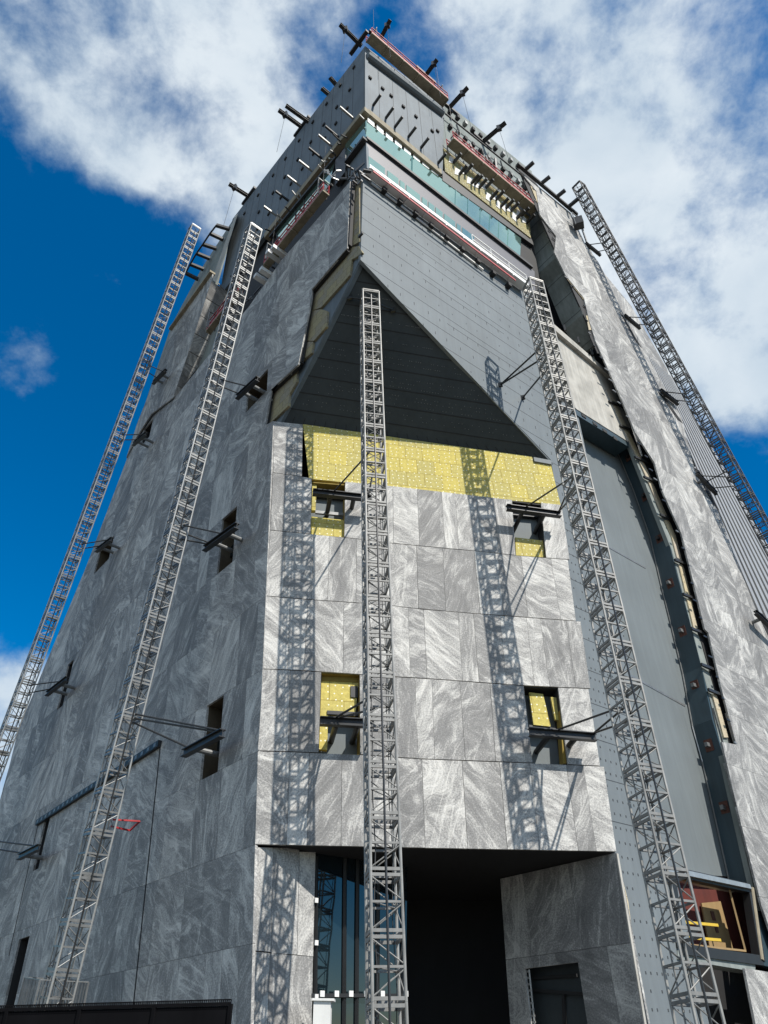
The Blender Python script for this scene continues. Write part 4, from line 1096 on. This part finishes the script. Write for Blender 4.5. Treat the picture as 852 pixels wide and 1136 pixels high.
for k in range(14):
    f = rn.random(); x, y = lerp(300, 246, f), lerp(300, 372, f)
    p = PL.px(x + rn.uniform(-6, 6), y + rn.uniform(-10, 6), .1 + rn.random() * .5); bm = B()
    bar(bm, p, p + Vector((rn.uniform(-.5, .5), rn.uniform(-.4, .4), rn.uniform(-.3, 1.1))), .07, .1)
    obj('scaffold_arm', bm, rn.choice(['dark_steel', 'galv_dim', 'membrane']), tower)
# ------------------------------------------------------------------ roof outriggers
OG = 'black outrigger beams sticking out over the roof edge'
def outrigger(pl, root, tip, label, o=0.0, cross=True, rz=.25, w=.28):
    p = pl.px(*root, o); r = ray(*tip); q = EYE + r * ((p.z + rz - EYE.z) / r.z)
    q = p + (q - p) * min(1, 7.0 / (q - p).length)
    t = thing('outrigger_beam', p, label, 'outrigger', OG)
    bm = B(); ibeam(bm, p - (q - p) * .15, q, w * 1.2, w); obj('beam', bm, 'black', t)
    if cross:
        c = lerp(p, q, .72); bm = B(); bar(bm, c - Vector((0, 0, .35)), c + Vector((0, 0, .35)), .4, .3); obj('sheave', bm, 'dark_steel', t)
        bm = B(); tube(bm, c - Vector((0, 0, .3)), c - Vector((0, 0, 7)) + pl.n * .2, .015, 5); obj('wire_rope', bm, 'dark_steel', t)
        d = pl.u; bm = B(); bar(bm, p - d * 1.1 + Vector((0, 0, .1)), p + d * 1.1 + Vector((0, 0, .1)), .3, .3); obj('cross_beam', bm, 'black', t)
    return t
outrigger(PL, (398, 48), (377, 27), 'outrigger beam pointing left from the highest corner of the roof')
outrigger(PR, (421, 45), (433, 22), 'outrigger beam rising behind the topmost platform')
outrigger(PR, (472, 84), (485, 66), 'outrigger beam above the far end of the topmost platform')
outrigger(PR, (498, 120), (519, 97), 'outrigger beam just right of the topmost platform')
outrigger(PR, (535, 158), (561, 136), 'outrigger beam with a hanging rope above the yellow wool')
outrigger(PL, (335, 141), (309, 122), 'lower beam of the close pair on the left roof edge')
outrigger(PL, (342, 135), (317, 117), 'upper beam of the close pair on the left roof edge', cross=False)
outrigger(PL, (276, 218), (254, 204), 'lone outrigger beam above the bright left mast')
for i, (r, t) in enumerate((((372, 93), (366, 86)), ((364, 104), (357, 98)))): outrigger(PL, r, t, 'short black beam end on the left roof edge, ' + ('nearer the corner' if i == 0 else 'second from the corner'), cross=False)
# row of frame beams at the far left roof
pts = [((257, 255), (240, 250)), ((248, 266), (233, 259)), ((240, 276), (225, 271)), ((233, 287), (218, 281)), ((226, 299), (211, 293)), ((220, 310), (206, 303))]
of_ = thing('roof_frame', PL.px(240, 276, -.2), 'row of dark beams joined by a rail on the far left roof edge', 'roof frame')
tips = []
for r, t in pts:
    p = PL.px(*r, -.2); rr = ray(*t); q = EYE + rr * ((p.z + .2 - EYE.z) / rr.z); q = p + (q - p) * min(1, 5.0 / (q - p).length); tips.append(q)
    bm = B(); bar(bm, p, q, .3, .3); obj('beam', bm, 'black', of_)
bm = B()
for a, b in zip(tips[:-1], tips[1:]): bar(bm, a, b, .14, .14)
obj('rail', bm, 'black', of_)
p = PS.px(574, 182, .2); q = PS.px(640, 238, .2)
of2 = thing('roof_frame', (p + q) / 2, 'dark rail with short cross beams along the right roof edge', 'roof frame')
bm = B(); bar(bm, p, q, .28, .28); obj('rail', bm, 'black', of2)
for (r, t) in (((582, 189), (592, 180)), ((600, 204), (610, 196)), ((617, 219), (627, 211)), ((630, 230), (642, 220))):
    a = PS.px(*r, .2); rr = ray(*t); b = EYE + rr * ((a.z - EYE.z) / rr.z); b = a + (b - a) * min(1, 4 / (b - a).length)
    bm = B(); bar(bm, a, b, .26, .26); obj('beam', bm, 'black', of2)
# motor unit on the right roof edge
c = PS.px(641, 246, .6); hu = thing('hoist_unit', c, 'small caged hoist unit hanging on the right roof slope', 'hoist')
bm = B(); bar(bm, c - Vector((0, 0, .7)), c + Vector((0, 0, .3)), .8, .7); obj('motor', bm, 'dark_steel', hu)
bm = B()
for s in (-1, 1): bar(bm, c + PS.u * .5 * s - Vector((0, 0, .9)), c + PS.u * .5 * s + Vector((0, 0, 1.0)), .07, .07)
bar(bm, c - PS.u * .5 + Vector((0, 0, 1)), c + PS.u * .5 + Vector((0, 0, 1)), .07, .07); obj('cage', bm, 'galv_dim', hu)

# ------------------------------------------------------------------ site fence and loose things at the bottom
def on_z(x, y, z): r = ray(x, y); return EYE + r * ((z - EYE.z) / r.z)
fa, fbq = on_z(256, 1113.5, 2.35), on_z(-70, 1122.5, 2.35)
fence = thing('site_fence', Vector((fa.x, fa.y, 0)), 'low black fabric covered fence across the bottom left corner', 'fence')
n = 4
for i in range(n):
    a, b = lerp(fa, fbq, i / n), lerp(fa, fbq, (i + .992) / n); a0, b0 = a.copy(), b.copy(); a0.z = b0.z = .08
    bm = B(); prism(bm, [a0, b0, b + Vector((0, 0, -.02)), a + Vector((0, 0, -.02))], (b - a).cross(Vector((0, 0, 1))).normalized() * .03); obj('fabric_panel', bm, 'fabric', fence)
    bm = B(); bar(bm, a + Vector((0, 0, -.0)), b + Vector((0, 0, -.0)), .035, .035); k = 0
    for q in range(40):
        c = lerp(a, b, q / 40); bar(bm, c + Vector((0, 0, -.05)), c + Vector((0, 0, .045)), .012, .012)
    bar(bm, a + Vector((0, 0, .045)), b + Vector((0, 0, .045)), .012, .012)
    obj('top_rail', bm, 'fabric', fence)
    bm = B(); bar(bm, Vector((a.x, a.y, 0)), a, .045, .045); obj('post', bm, 'fabric', fence)
wa, wb = on_z(348, 1109, 3.0), on_z(367, 1109, 3.0)
wa = at_y(348, 1110, 25.2); wb = at_y(367, 1110, 25.2)
wc = thing('wrapped_column', Vector(((wa.x + wb.x) / 2, 25.2, 0)), 'white sheeted block at the foot of the lit entrance pier', 'covered block')
bm = B(); prism(bm, [Vector((wa.x, 25.2, 0)), Vector((wb.x, 25.2, 0)), Vector((wb.x, 25.2, wa.z)), Vector((wa.x, 25.2, wa.z))], Vector((0, .5, 0))); obj('wrap', bm, 'white_paint', wc)
bm = B(); prism(bm, [Vector((wa.x - .04, 25.14, wa.z)), Vector((wb.x + .1, 25.14, wa.z - .02)), Vector((wb.x + .1, 25.74, wa.z - .02)), Vector((wa.x - .04, 25.74, wa.z))], Vector((0, 0, .06))); obj('cap', bm, 'white_paint', wc)
